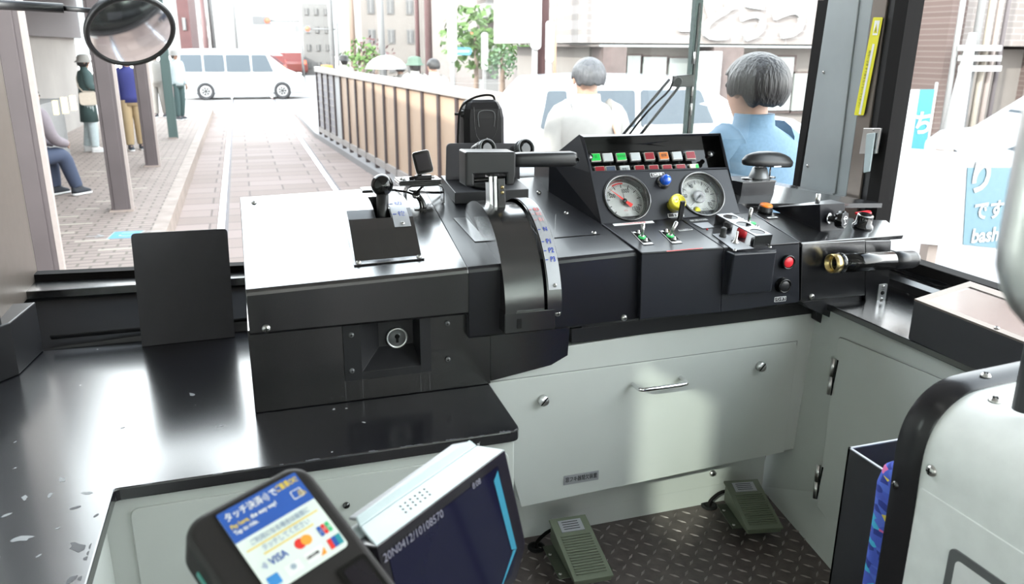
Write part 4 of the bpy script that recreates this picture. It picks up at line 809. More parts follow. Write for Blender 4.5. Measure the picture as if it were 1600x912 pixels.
for k, (dx, col, end) in enumerate(((-.004, 'rubber', PY(612, 297, YW + .02)), (0, 'rubber', PY(668, 284, YW - .006)), (.004, 'black_paint', PY(690, 300, YW + .03)), (.007, 'grey_metal', PY(640, 297, YW + .03)), (-.001, 'steel', PY(690, 301, YW + .05)))):
    b = MB(); b.tube([o_ + V((dx, 0, -.004)), o_ + V((dx - .002, .004, .015)), m1 + V((dx * .5, k * .003, .003 * k)), m1.lerp(end, .4) + V((0, 0, .004)), end], .0028, col, 8, 2); b.build('cable', cb)
b = MB(); M = fr(m1, (1, 0, 0), n=(0, -.5, 1)); b.lathe(M, [(.009, -.004), (.0095, 0), (.009, .004)], 'steel', 14); b.build('tie_wrap', cb)
sb_ = thing('small_box', (.31, 1.97, .84), 'small flat black box behind the ball-topped lever', 'box')
b = MB(); a0 = PY(567, 312, 1.96); b.box(a0.x, a0.x + .085, 1.96, 2.01, zt(a0.x, 1.96) + .001, PY(570, 297, 1.96).z, 'black_paint'); b.build('body', sb_, bevel=.003)
b = MB(); b.box(a0.x + .004, a0.x + .081, 1.9585, 1.961, zt(a0.x, 1.96) + .004, zt(a0.x, 1.96) + .008, 'grey_metal'); b.build('seam_strip', sb_)
# ---------------------------------------------------------------- pedestal box, back plate, twin lenses, black dash unit
YS = 1.88
ps = thing('camera_pedestal', (.58, 1.93, .83), 'low black box with upright round cornered back plate behind the master controller', 'box')
xa, xb_ = PY(711, 305, YS).x, PY(826, 305, YS).x; zl, zh = PY(711, 319, YS).z, PY(711, 301, YS).z
b = MB(); b.slab([V((xa, YS, zl)), V((xb_, YS, zl)), V((xb_, YS, zh)), V((xa, YS, zh))], (0, .15, .02), 'black_satin'); b.build('base_box', ps, bevel=.0015)
b = MB(); YB2 = 1.99; P = [PY(697, 285, YB2), PY(830, 285, YB2), PY(812, 224, YB2), PY(697, 224, YB2)]; P = [V((PY(697, 285, YB2).x, YB2, .87)), V((PY(812, 285, YB2).x, YB2, .87)), PY(812, 224, YB2), PY(698, 224, YB2)]
b.slab(rpoly(P, [0, 0, .012, .012]), (0, .006, 0), 'board_paint'); b.build('back_plate', ps)
c = V(((xa + xb_) / 2 + .0, YS + .06, zh + .010)); M = fr(c, (1, 0, 0), n=(0, -.13, 1)); b = MB(); b.lathe(M, [(.052, 0), (.052, .006), (.047, .010), (.046, .012), (0, .012)], 'plastic_black', 40); b.build('round_base', ps)
for dx in (-.048, .046): screw(ps, c + V((dx, -.028, .008)), (0, 0, 1), .005)
def lens(u, v, nm, lab, u2, v2):
    p = PY(u, v, 1.86); bk_ = PY(u2, v2, 1.93); n_ = (p - bk_).normalized(); t_ = thing(nm, bk_, lab, 'camera', None); M = fr(p, (1, 0, 0), n=n_); b = MB()
    b.lathe(M, [(.010, -.07), (.018, -.055), (.021, -.035), (.0215, -.012)], 'plastic_black', 32); b.build('barrel', t_)
    b = MB(); b.lathe(M, [(.0225, -.024), (.0225, 0), (.0205, .0005), (.0195, -.006), (.012, -.014), (0, -.012)], 'grey_metal', 36)
    for k in range(28):
        a = 2 * math.pi * k / 28; b.box(-.0006, .0006, .0225, .0232, -.022, -.010, 'plastic_black', M @ Matrix.Rotation(a, 4, 'Z'))
    b.build('lens_ring', t_); b = MB(); b.lathe(M, [(.0195, -.005), (.012, -.0035), (0, -.003)], 'gloss_black', 28); b.build('front_glass', t_)
lens(763, 231, 'lens_barrel', 'left black lens barrel with ribbed ring peeping over the T handle', 737, 240)
lens(823, 231, 'lens_barrel', 'right black lens barrel with ribbed ring peeping over the T handle', 799, 240)
du = thing('dash_unit', (.60, 2.04, .87), 'tall rounded black plastic unit with a looped cord standing before the windscreen', 'device')
cx_, Yd = PY(755, 190, 2.055).x, 2.055; zt2, zb2 = PY(755, 156, 2.04).z, .86
b = MB(); xs0, xs1 = PY(724, 200, 2.03).x, PY(788, 200, 2.03).x; wd = xs1 - xs0
prf = []
for z, w_, d0, d1 in ((zb2, .5, 2.020, 2.075), (.96, .5, 2.020, 2.078), (zt2 - .045, .5, 2.022, 2.080), (zt2 - .022, .46, 2.026, 2.080), (zt2 - .006, .39, 2.034, 2.076), (zt2, .33, 2.042, 2.070)):
    cxm = (xs0 + xs1) / 2; prf.append([V((cxm + p[0], p[1], z)) for p in [(-wd * w_ * .72, d0), (wd * w_ * .80, d0), (wd * w_ * .97, d0 + .010), (wd * w_, d0 + .03), (wd * w_, d1), (-wd * w_, d1), (-wd * w_, d0 + .03), (-wd * w_ * .97, d0 + .012)]])
b.loft(prf, 'unit_black', smooth=False); b.build('body', du, bevel=.004, seg=3)
b = MB(); cm_ = PY(757, 180, 2.02); M = fr(V((cxm + .004, 2.0205, zt2 - .055)), (1, 0, 0), n=(0, -1, 0))
def tri(pts_, r_, m): b.tube([M @ V((x, y, 0)) for x, y in pts_], r_, m, 6, 2)
tri([(-.020, -.012), (-.024, .02), (-.016, .03), (.016, .03), (.024, .02), (.020, -.012)], .0008, 'grey_metal'); tri([(-.033, .04), (-.030, -.05), (.026, -.05), (.033, .04)], .0006, 'black_paint')
b.lathe(M @ Matrix.Translation((0, -.042, 0)), [(.004, 0), (.004, .002), (0, .002)], 'black_paint', 12)
for k in range(14): b.box(-.032 + k * .0049, -.0295 + k * .0049, -.075, -.056, -.001, .0012, 'black_paint', M)
b.build('front_trim', du)
b = MB(); s0 = PY(773, 157, 2.05); b.tube([s0, PY(771, 149, 2.05), PY(757, 148, 2.05), PY(738, 153, 2.05), PY(722, 164, 2.045), PY(717, 178, 2.04), PY(716, 200, 2.03), PY(715, 226, 2.02)], .0028, 'rubber', 8, 2); b.build('cord', du)
b = MB(); p = PY(722, 178, 2.045); b.cyl(p + V((.012, 0, 0)), p - V((.006, 0, 0)), .009, 'plastic_black', 16); b.cyl(p - V((.005, 0, 0)), p - V((.020, 0, 0)), .0035, 'plastic_black', 10); b.build('side_knob', du)
# ---------------------------------------------------------------- black board standing on the worktop
b = MB(); y0 = PZ(222, 541, ZC).y; y1 = PZ(367, 526, ZC).y; A_ = PZ(222, 541, ZC + .001); B_2 = PZ(367, 526, ZC + .001); C2 = PY(355, 357, B_2.y + .02); D2 = PY(204, 365, A_.y + .02)
n_ = (B_2 - A_).cross(C2 - A_).normalized(); n_ = n_ if n_.y < 0 else -n_
b.slab(rpoly([A_, B_2, C2, D2], [0, 0, .011, .011]), -n_ * .004, 'board_paint')
b.build('black_board', label='plain matte black board with rounded top corners standing upright on the worktop', cat='board')
# ---------------------------------------------------------------- shelf box with clear lid
ZS = .599
bx = thing('lidded_box', (1.45, 1.1, ZS), 'black box with glossy clear framed lid on the side shelf', 'box')
f0 = PZ(1419, 529, ZS + .001); f1z = PY(1427, 470, f0.y).z; th = (PZ(1345 + 200, 580, ZS) - f0)
r_dir = (PZ(1500, 566, ZS + .001) - f0); r_dir.z = 0; r_dir.normalize(); s_dir = V((1, 0, 0)); tb_ = PZ(1514, 443, f1z) - PZ(1427, 471, f1z); tb_.z = 0
near = f0 + r_dir * .34; far = tb_
top = V((0, 0, f1z - f0.z)); b = MB(); b.slab([f0, near, near + tb_, f0 + tb_], top, 'black_matte'); b.build('case', bx, bevel=.001)
t0 = f0 + top; ux = r_dir * .34; uy = tb_; b = MB()
def LP(a, c, z): return t0 + ux * a + uy * c + V((0, 0, z))
for a0_, a1_, c0_, c1_ in ((0, 1, 0, .09), (0, 1, .84, 1), (0, .07, .09, .84), (.9, 1, .09, .84)): b.slab([LP(a0_, c0_, .0005), LP(a1_, c0_, .0005), LP(a1_, c1_, .0005), LP(a0_, c1_, .0005)], (0, 0, .004), 'bronze_frame')
b.build('lid_frame', bx); b = MB(); b.slab([LP(.07, .09, .001), LP(.9, .09, .001), LP(.9, .84, .001), LP(.07, .84, .001)], (0, 0, .0015), 'chrome'); b.build('clear_lid', bx)
screw(bx, LP(.60, .05, .005), (0, 0, 1), .005)
# ---------------------------------------------------------------- foot pedals
def pedal(c0, c1, w_, lab, hole, nm='foot_pedal'):
    """c0 heel end (far), c1 toe end (near) on the floor"""
    c0, c1 = V(c0), V(c1); d = (c1 - c0); L_ = d.length; d.normalize(); M = fr(c0, d, n=(0, 0, 1)); t_ = thing(nm, c0.lerp(c1, .5), lab, 'pedal')
    b = MB(); b.box(.10 * L_, .80 * L_, -w_ * .78, w_ * .70, 0.0005, .004, 'pedal_dark', M); bp_ = b.build('base_plate', t_)
    for x, y in ((.3 * L_, w_ * .0 - w_ * .70), (.72 * L_, -w_ * .70)): screw(bp_, M @ V((x, y, .004)), (0, 0, 1), .004)
    b = MB(); b.slab([M @ V((x, -w_ / 2, z)) for x, z in ((0, .004), (L_, .004), (L_, .016), (0, .055))], (M.to_3x3() @ V((0, w_, 0))), 'pedal_green'); b.build('body', t_, bevel=.003)
    ang = math.atan2(.039, L_); Mt = M @ Matrix.Translation((0, 0, .0575)) @ Matrix.Rotation(ang, 4, 'Y'); LL = math.hypot(L_, .039); b = MB()
    b.box(-.004, LL + .004, -w_ / 2 - .003, w_ / 2 + .003, -.003, .003, 'pedal_green', Mt)
    for k in range(15): x = LL * (.30 + .66 * k / 15); b.box(x, x + LL * .02, -w_ * .42, w_ * .42, .003, .0062, 'pedal_green', Mt)
    b.build('tread', t_, bevel=.001)
    b = MB(); b.box(LL * .04, LL * .24, -w_ * .33, w_ * .33, .003, .0045, 'silver_plate', Mt)
    for k in range(4): b.box(LL * (.07 + .04 * k), LL * (.082 + .04 * k), -w_ * .24, w_ * .22, .0045, .0047, 'black_ink', Mt)
    b.build('maker_plate', t_)
    h_ = V(hole); b = MB(); b.tube([c0 + V((0, 0, .02)), c0.lerp(h_, .4) + V((0, .02, .03)), h_ + V((0, 0, .02)), h_ + V((0, 0, -.0))], .0045, 'rubber', 8, 2); b.build('cable', t_)
    b = MB(); b.lathe(Matrix.Translation((h_.x, h_.y, .0008)), [(.022, 0), (.022, .004), (.014, .005), (.013, .001), (0, .001)], 'hole', 20); b.build('grommet', t_)
pedal(PZ(886, 842, .04), PZ(925, 935, .0), .088, 'olive green ribbed foot pedal nearer the monitor', PZ(838, 856, 0))
pedal(PZ(1155, 782, .04), PZ(1190, 855, .0), .088, 'olive green ribbed foot pedal in the right corner by the side cabinet', PZ(1108, 791, 0))
for o in bpy.data.objects:
    if o.name.startswith('foot_pedal') and o.type == 'EMPTY': pass
# ================================================================== foreground: card reader, monitor, hood, seat, grab pole
def basis(P0, n, u0, v0, u1, v1):
    n = V(n).normalized(); A = PP(u0, v0, P0, n); B = PP(u1, v1, P0, n); return fr(A, B - A, n=n), A, n
P0 = PD(450, 830, .72); Mr, A_, nr = basis(P0, (.15, -.58, .96), 337, 806, 460, 738)
def R2(u, v): q = Mr.inverted() @ PP(u, v, P0, nr); return (q.x, q.y)
cr_ = thing('card_reader', P0 - V((0, 0, .3)), 'black contactless card reader with blue and white sticker full of payment logos', 'card reader')
b = MB()
tl, tr, br_, bl_ = R2(306, 812), R2(470, 726), R2(607, 905), R2(430, 1010)
x0, x1, y1 = tl[0] - .014, tr[0] + .005, tr[1] + .006; y0 = y1 - .185
b.prism(Mr, rrect(x0, x1, y0, y1, .020, 8), -.050, -.0015, 'reader_body'); bd = b.build('housing', cr_, bevel=.007, seg=4)
b = MB(); b.prism(Mr @ Matrix.Translation((x0 - .0005, 0, 0)), [(-.001, y0 + .03), (.001, y0 + .03), (.001, y1 - .035), (-.001, y1 - .035)], -.028, -.022, 'teal_strip'); b.build('light_strip', cr_)
sw, sh_ = R2(460, 738)[0], R2(547, 850)[1]; b = MB(); hB = R2(493, 777)[1]
b.prism(Mr, rrect(0, sw, sh_, 0, .004), 0, .0004, 'paper'); b.prism(Mr, [(0, hB), (sw, hB), (sw, -.001), (sw - .001, 0), (.001, 0), (0, -.001)], .0004, .0007, 'blue_print')
def rt(x, y, t_, s_, m, al='LEFT', sx=.8): b.text(Mr @ Matrix.Translation((x, y, .0006)), t_, s_, m, align=al, sx=sx, bold=.00015)
k = sw / .076
rt(.004 * k, -.0075, 'タッチ決済', .0085, 'white_ink'); rt(.046 * k, -.0075, 'で', .0085, 'white_ink'); rt(.0525 * k, -.0065, 'ご乗車OK!', .0072, 'gold_ink', sx=.62)
rt(.004 * k, -.0165, 'Pay here,', .0055, 'gold_ink'); rt(.0225 * k, -.0165, 'the easy way!', .0055, 'white_ink'); rt(.004 * k, -.0225, 'Tap to ride.', .0055, 'white_ink')
def waves(cx, cy, r0, n_, m, dr):
    for i in range(n_):
        r = r0 + dr * i; pts = circ(r + dr * .28, 8, cx, cy, -.75, .75) + list(reversed(circ(r - dr * .1, 8, cx, cy, -.75, .75))); b.flat([Mr @ V((x, y, .0012)) for x, y in pts], m)
waves(.038 * k, -.0075, .0012, 4, 'white_ink', .0016)
b.prism(Mr, rrect(.060, .070, -.023, -.0145, .001), .0007, .0009, 'white_ink'); b.prism(Mr, rrect(.0608, .0692, -.0222, -.0153, .001), .0009, .0011, 'blue_print')
for i in range(4): pts = circ(.0042 + .0014 * i, 6, .064, -.0245, .2, 1.3) + list(reversed(circ(.0036 + .0014 * i, 6, .064, -.0245, .2, 1.3))); b.flat([Mr @ V((x, y, .0013)) for x, y in pts], 'gold_ink')
yy_ = hB
rt(sw / 2, yy_ - .0065, 'ご利用になる場合は画面に', .0058, 'grey_ink', 'CENTER'); rt(sw / 2, yy_ - .0155, 'タッチしてください', .0062, 'grey_ink', 'CENTER')
b.box(.004, sw - .004, yy_ - .0115, yy_ - .0102, .0004, .0006, 'gold_ink', Mr); b.box(.014, sw - .014, yy_ - .0205, yy_ - .0192, .0004, .0006, 'gold_ink', Mr)
def disc_(cx, cy, r, m, z): b.flat([Mr @ V((x, y, z)) for x, y in circ(r, 20, cx, cy)], m)
ly = yy_ - .029
waves(.006, ly, .001, 4, 'blue_print', .0011); rt(.0135, ly, 'VISA', .0095, 'blue_print', sx=.85)
disc_(.042, ly + .0005, .0048, 'mc_red', .0006); disc_(.048, ly + .0005, .0048, 'mc_orange', .0008)
for i, m in enumerate(('blue_print', 'mc_red', 'jcb_g')): b.prism(Mr, rrect(.060 + .004 * i, .0635 + .004 * i, ly - .0045, ly + .0050, .0012), .0004, .0007, m)
for i, c in enumerate('JCB'): b.text(Mr @ Matrix.Translation((.0617 + .004 * i, ly, .0007)), c, .0034, 'white_ink')
ly -= .0145
b.prism(Mr, rrect(.004, .014, ly - .0042, ly + .0052, .0008), .0004, .0007, 'amex'); b.prism(Mr, rrect(.020, .034, ly - .0042, ly + .0052, .0008), .0004, .0006, 'white_ink'); disc_(.027, ly + .0015, .0025, 'grey_ink', .0008)
b.prism(Mr, rrect(.038, .056, ly - .0042, ly + .0052, .0008), .0004, .0006, 'white_ink'); rt(.0395, ly + .0005, 'DISCOVER', .0032, 'black_ink', sx=.75); b.prism(Mr, [(.050, ly - .0042), (.0555, ly - .0042), (.056, ly + .002)], .0006, .0008, 'mc_orange')
for i, m in enumerate(('mc_red', 'blue_print', 'teal')): b.prism(Mr, [(.060 + .004 * i, ly - .0042), (.0645 + .004 * i, ly - .0042), (.0655 + .004 * i, ly + .0052), (.061 + .004 * i, ly + .0052)], .0004 + .0001 * i, .0007 + .0001 * i, m)
b.build('payment_sticker', bd)
b = MB(); q = R2(548, 885); b.prism(Mr, rrect(q[0] - .012, q[0] + .016, q[1] - .035, q[1] + .004, .004), -.001, .0006, 'gloss_black'); b.prism(Mr, rrect(q[0] - .008, q[0] + .012, q[1] - .033, q[1] + .000, .003), .0006, .0009, 'sticker_dark' if 'sticker_dark' in MATS else 'screen_bezel'); b.build('scanner_window', bd)
b = MB(); cM = Mr @ Matrix.Translation(((x0 + x1) / 2, y0 + .075, -.05)); pt = cM.translation; b.slab([V((pt.x - .04, pt.y + .01, .005)), V((pt.x + .04, pt.y + .01, .005)), V((pt.x + .04, pt.y + .06, .005)), V((pt.x - .04, pt.y + .06, .005))], (0, 0, pt.z - .02), 'black_satin'); b.build('post', cr_)
# monitor with white hood
zM = .745
mA, mB, mC, mD = PZ(588, 854, zM), PZ(789, 702, zM), PZ(745, 695, zM), PZ(562, 822, zM)
e_ = (mB - mA).normalized(); hn = V((e_.y, -e_.x, 0)); nm = (hn * math.cos(math.radians(13)) + UP * math.sin(math.radians(13))).normalized()
mt = thing('fare_display', (mA + mB) / 2 - V((0, 0, .25)), 'fare display monitor in white casing with dark glossy screen, standing before the pedals', 'monitor')
dn = nm.cross(e_); dn = dn if dn.z < 0 else -dn; Hm = .155; bk_ = -nm * .03; L_ = (mB - mA).length
mA2 = mA - e_ * .0
Mm = fr(mA2, e_, n=nm)  # y up in screen plane
b = MB(); r3 = Mm.to_3x3()
P = rpoly([mA2, mA2 + dn * Hm, mA2 + dn * Hm + e_ * (L_ - .03), mA2 + dn * (Hm - .03) + e_ * (L_ + .004), mB], [.002, .004, .01, .01, .003]); b.slab(P, -nm * .028, 'screen_bezel'); b.build('bezel', mt, bevel=.001)
b = MB(); yo = -.010; q = [Mm @ V(p) for p in ((.012, -.012, .0006), (.012, -Hm + .012, .0006), (L_ - .036, -Hm + .012, .0006), (L_ - .018, -Hm + .032, .0006), (L_ - .020, -.012, .0006))]; b.flat(q, 'screen')
b.text(Mm @ Matrix.Translation((.004, -.0155, .001)), '20N0412/10108570', .0125, 'screen_ink', align='LEFT', sx=.95)
b.text(Mm @ Matrix.Translation((.155, -.0125, .001)), '8:08', .0095, 'screen_ink', align='LEFT')
b.flat([Mm @ V(p) for p in ((L_ - .034, -.024, .0011), (L_ - .027, -Hm + .040, .0011), (L_ - .017, -Hm + .036, .0011), (L_ - .023, -.016, .0011))], 'screen_line')
b.flat([Mm @ V(p) for p in ((L_ - .024, -Hm + .038, .0011), (L_ - .060, -Hm + .012, .0011), (L_ - .056, -Hm + .012, .0011), (L_ - .018, -Hm + .036, .0011))], 'screen_line'); b.build('screen', mt)
b = MB(); U2 = V((0, 0, .001)); b.slab([mA, mB, mC, mD], (0, 0, -.004), 'monitor_white'); tp = b.build('top_casing', mt, bevel=.0015)
bD = (mD - mA); bC = (mC - mB)
b = MB(); b.slab([mD, mC, mC + bC * .25 + V((0, 0, .006)), mD + bD * .25 + V((0, 0, .006))], (0, 0, -.004), 'monitor_white'); b.slab([mD + bD * .25 + V((0, 0, .004)), mC + bC * .25 + V((0, 0, .004)), mC + bC * .9 - V((0, 0, .004)) , mD + bD * .75 - V((0, 0, .006))], (0, 0, -.004), 'silver_plate'); b.slab([mA - nm * .03, mB - nm * .03, mB - nm * .03 + dn * .12, mA - nm * .03 + dn * .12], -nm * .03, 'monitor_white'); b.build('back_casing', mt, bevel=.0015)
b = MB()
for i in range(6):
    for j in range(3): c = mA.lerp(mB, .24 + i * .035) + bD * (.38 + j * .16); b.lathe(fr(c + V((0, 0, .0001)), e_, n=(0, 0, 1)), [(.0013, 0), (.0013, .0003), (0, .0003)], 'black_ink', 8)
b.build('speaker_holes', tp)
b = MB(); c = (mA + mB) / 2 - nm * .075 + dn * .06; b.cyl((c.x, c.y, .003), c, .022, 'black_satin', 20); b.cyl(c - V((0, 0, .02)), (mA + mB) / 2 - nm * .04 + dn * .06, .018, 'black_satin', 16); b.lathe(Matrix.Translation((c.x, c.y, .001)), [(.07, 0), (.07, .008), (.0, .008)], 'black_satin', 28); b.build('stand', mt)
# white rounded hood behind the driver's seat, with black trim around its far end
yT = .80
pr_ = [PY(u, v, yT) for u, v in ((1385, 805), (1399, 700), (1407, 668), (1420, 640), (1442, 612), (1470, 592), (1505, 582), (1560, 571))]
pr_ = [V((pr_[0].x, yT, .02))] + [V((pr_[0].x, yT, p.z)) if i < 1 else p for i, p in enumerate(pr_)]; xe = pr_[-1].x + .55; slope = (pr_[-1].z - pr_[-2].z) / (pr_[-1].x - pr_[-2].x); pr_.append(V((1.55, yT, pr_[-1].z + .03)))
for _ in range(2):
    Qp = [pr_[0]]
    for i in range(len(pr_) - 1): Qp += [pr_[i].lerp(pr_[i + 1], .25), pr_[i].lerp(pr_[i + 1], .75)]
    Qp.append(pr_[-1]); pr_ = Qp
hd = thing('rounded_partition', (1.15, .4, .0), 'white rounded partition behind the driver seat with glossy black edge trim', 'partition')
def inset(P, d):
    out = []
    for i, p in enumerate(P):
        t = (P[min(i + 1, len(P) - 1)] - P[max(i - 1, 0)]).normalized(); n_ = V((t.z, 0, -t.x)); out.append(p + n_ * d)
    return out
b = MB(); A1 = pr_; A2 = inset(pr_, .010)
sh2 = lambda P, dy: [p + V((0, dy, 0)) for p in P]
b.loft([sh2(A1, 0), sh2(A1, -.044), sh2(A2, -.044)], 'trim_black', cap=False, close=False); b.loft([sh2(A1, 0), sh2(A2, 0)], 'pink_edge', cap=False, close=False); b.build('edge_trim', hd)
A3 = inset(pr_, .004); b = MB(); b.loft([sh2(A3, -.002), sh2(A3, -.70)], 'white_board', cap=False, close=False)
A4 = inset(pr_, .03); b.loft([sh2(A4, -.002), sh2(A4, -.70)], 'white_board', cap=False, close=False); b.loft([sh2(A3, -.002), sh2(A4, -.002)], 'trim_black', cap=False, close=False); b.loft([sh2(A3, -.70), sh2(A4, -.70)], 'white_board', cap=False, close=False); b.build('shell', hd)
xw = pr_[2].x + .004; b = MB(); p = PX(1405, 737, xw); b.box(xw - .0035, xw + .001, .12, yT - .046, .03, p.z, 'white_board'); lp = b.build('side_panel', hd, bevel=.001)
for u, v in ((1457, 740), (1405, 757)): pass
screw(hd, PX(1457, 735, xw - .001), (-1, 0, 0), .0085); 
pt_ = PX(1400, 757, pr_[1].x - .0005); screw(hd, pt_, (-1, 0, 0), .006, 'black_paint')
b = MB(); f_ = PX(1487, 852, xw - .0045); Mf = fr(f_, (0, -1, 0), n=(-1, 0, 0)); b.prism(Mf, rrect(0, .22, -.30, 0, .010), 0, .0025, 'grey_metal'); b.prism(Mf, rrect(.012, .208, -.288, -.012, .008), .0025, .0028, 'label_white'); b.build('framed_notice', lp)
tz = [p for p in pr_ if p.x > PY(1555, 620, yT - .1).x][0]
pS = PP(1555, 624, V((1.1, .6, pr_[-4].z)), (0, 0, 1)); screw(hd, V((pS.x, pS.y, pr_[-4].z - .003)), (0, 0, 1), .008); pS = PY(1540, 588, yT - .022); screw(hd, pS, (0, 0, 1), .007, 'steel')
# driver's seat: black shell and blue moquette cushion
st = thing('driver_seat', (1.05, .92, 0), 'driver seat with blue patterned moquette cushion in an open black metal shell', 'seat')
ys = 1.0; xl_ = PY(1325, 700, ys).x; zt3 = PY(1325, 700, ys).z; b = MB()
b.box(xl_, xl_ + .22, ys - .004, ys, .02, zt3, 'black_matte'); b.box(xl_, xl_ + .004, ys - .13, ys, .02, zt3, 'black_matte'); b.box(xl_ + .216, xl_ + .22, ys - .13, ys, .02, zt3, 'black_matte'); b.box(xl_, xl_ + .22, ys - .13, ys, .0, .02, 'black_matte')
b.box(xl_, xl_ + .0045, ys - .13, ys, zt3, zt3 + .002, 'silver_plate'); b.box(xl_, xl_ + .22, ys - .0045, ys, zt3, zt3 + .002, 'silver_plate'); b.build('shell', st)
yc_ = .885; cL = PY(1360, 800, yc_).x; zt4 = PY(1372, 718, yc_).z; b = MB(); rg = []
for z, s_, g in ((.03, .97, .95), (.10, 1, 1), (zt4 - .10, 1.0, 1.0), (zt4 - .045, 1.0, 1.06), (zt4 - .015, .965, .9), (zt4 - .003, .90, .6), (zt4, .84, .3)):
    cxm = cL + .10; rg.append([V((cxm + p[0] * s_, yc_ - .03 + p[1] * g, z)) for p in rrect(-.10, .10, -.045, .045, .035, 5)])
b.loft(rg, 'moquette'); b.build('backrest_cushion', st)
# bent steel grab pole close to the camera, dark post beyond it
gp = PD(1590, 440, .56); wv = PD(1547, 440, .56); R_ = (gp - wv).length
b = MB(); zb_ = PD(1590, 518, .56).z; gx_ = V((.9, -.4, 0)).normalized()
path = [V((gp.x, gp.y, 2.14)), V((gp.x, gp.y, zb_ + .05))]
for i in range(1, 8): a = math.pi / 2 * i / 7; path.append(V((gp.x, gp.y, zb_ + .05)) + gx_ * (.05 * (1 - math.cos(a))) - V((0, 0, .05 * math.sin(a))))
path.append(path[-1] + gx_ * .9); b.tube(path, R_, 'brushed', 28, 0); b.build('grab_pole', label='thick brushed steel grab pole bending to the right at the frame edge', cat='pole')
pz_ = pr_[-4].z; q = PZ(1607, 606, pz_ + .01); b = MB(); b.cyl((q.x, q.y, pz_ - .02), (q.x, q.y, pz_ + .30), .014, 'dark_post', 18); b.build('dark_post', label='dark grey round post standing on the white rounded partition', cat='post')
# ---------------------------------------------------------------- fittings on the right pillar
ys_ = lambda u, v, x=1.612: PX(u, v, x)
pA, pB, pC, pD_ = ys_(1365, 27), ys_(1380, 27), ys_(1350, 180), ys_(1335, 180)
b = MB(); b.slab(rpoly([pA, pB, pC, pD_], .004), (-.0012, 0, 0), 'yellow')
dw = (pD_ - pA).normalized(); cxv = (pA + pB) / 2; Ms = fr(cxv + V((-.0014, 0, 0)), (pB - pA), n=(-1, 0, 0)); Lw = (pD_ - pA).length; yd = -1
b.prism(Ms @ Matrix.Translation((0, 0, 0)), [(-.009, -.008), (.010, -.008), (.008, -.045), (-.010, -.045)], 0, .0004, 'label_white'); b.flat([Ms @ V(p) for p in ((-.001, -.014, .0006), (.006, -.040, .0006), (-.008, -.040, .0006))], 'yellow'); b.flat([Ms @ V(p) for p in ((-.0004, -.022, .0008), (.0012, -.036, .0008), (-.0022, -.036, .0008))], 'black_ink')
sk = (pD_ - pA); skl = Ms.to_3x3().inverted() @ sk; aa = math.atan2(skl.y, skl.x)
mid = pA.lerp(pD_, .62) + (pB - pA) * .5 + V((-.0016, 0, 0)); Mt = fr(mid, sk, n=(-1, 0, 0))
b.prism(Mt @ Matrix.Translation((0, 0, 0)), rrect(-Lw * .36, Lw * .36, .000, .008, .001), 0, .0003, 'label_white'); b.text(Mt @ Matrix.Translation((0, -.005, .0002)), '開閉に注意 手や顔を出さないでください', .0092, 'black_ink', sx=.9)
b.build('warning_sticker', label='long yellow vertical warning sticker on the right window pillar', cat='sticker')
pw = [o for o in bpy.data.objects if o.name.startswith('trim_pillar') and not o.name.startswith('trim_pillar_')][0]
for u, v in ((1287, 113), (1262, 259)): screw(pw, PX(u, v, 1.62), (-1, 0, 0), .0045, 'steel')
lt = thing('window_latch', ys_(1355, 240, 1.60), 'chrome window latch with white pull tab at the side window edge', 'latch')
def ql(*pp, x=1.606): return [PX(u, v, x) for u, v in pp]
b = MB(); b.slab(ql((1352, 200), (1379, 200), (1372, 240), (1345, 240)), (-.006, 0, 0), 'steel'); b.build('plate', lt, bevel=.001)
b = MB(); b.slab(rpoly(ql((1356, 209), (1369, 207), (1360, 268), (1351, 270), x=1.598), .003), (-.005, 0, 0), 'monitor_white'); b.build('pull_tab', lt, bevel=.001)
for u, v in ((1365, 203), ): screw(lt, PX(u, v, 1.60), (-1, 0, 0), .003)
# ================================================================== outside
GR, GP = -.70, -.52
mat('track_stone', (.2, .15, .135), .8, noise=(.2, 3)); mat('platform_paver', (.36, .30, .255), .85, noise=(.12, 4)); mat('kerb_stone', (.30, .245, .215), .8, noise=(.15, 6)); mat('asphalt', (.25, .24, .24), .9)
mat('rail_steel', (.75, .75, .76), .25, .9); mat('post_brown', (.085, .068, .07), .5, noise=(.1, 3)); mat('post_light', (.35, .30, .28), .5); mat('post_green', (.07, .11, .105), .5)
mat('tactile', (.38, .34, .29), .8); mat('sign_blue', (.10, .30, .50), .6); mat('shelter_wall', (.30, .28, .265), .8, noise=(.1, 1)); mat('shelter_dark', (.13, .115, .12), .7)
mat('notice', (.42, .40, .38), .6); mat('lit_yellow', (.8, .7, .4), .5, emit=(1, .85, .5), es=1.0); mat('counter_grey', (.3, .3, .3), .6)
mat('brick_red', (.085, .04, .04), .8, noise=(.1, 3)); mat('wall_cream', (.19, .172, .158), .8, noise=(.04, 2)); mat('wall_white', (.18, .176, .172), .8); mat('tile_beige', (.17, .148, .138), .7, noise=(.05, 8)); mat('tile_brown', (.10, .075, .07), .7, noise=(.15, 8))
mat('window_dark', (.12, .13, .14), .15); mat('window_mid', (.12, .12, .12), .2); mat('shop_glass', (.28, .30, .29), .15); mat('car_white', (.36, .375, .385), .25, coat=.5); mat('car_red', (.14, .035, .03), .3); mat('car_glass', (.07, .085, .10), .25, spec=.15); mat('tyre', (.025, .025, .028), .7); mat('hub', (.55, .55, .57), .3, .6)
mat('leaf', (.07, .13, .03), .7, noise=(.3, 3)); mat('leaf_dark', (.09, .16, .08), .7); mat('trunk', (.2, .15, .12), .8); mat('hill', (.13, .14, .143), .95); mat('pole_red', (.10, .055, .055), .6); mat('pole_grey', (.2, .2, .2), .6); mat('pole_white', (.3, .3, .3), .5)
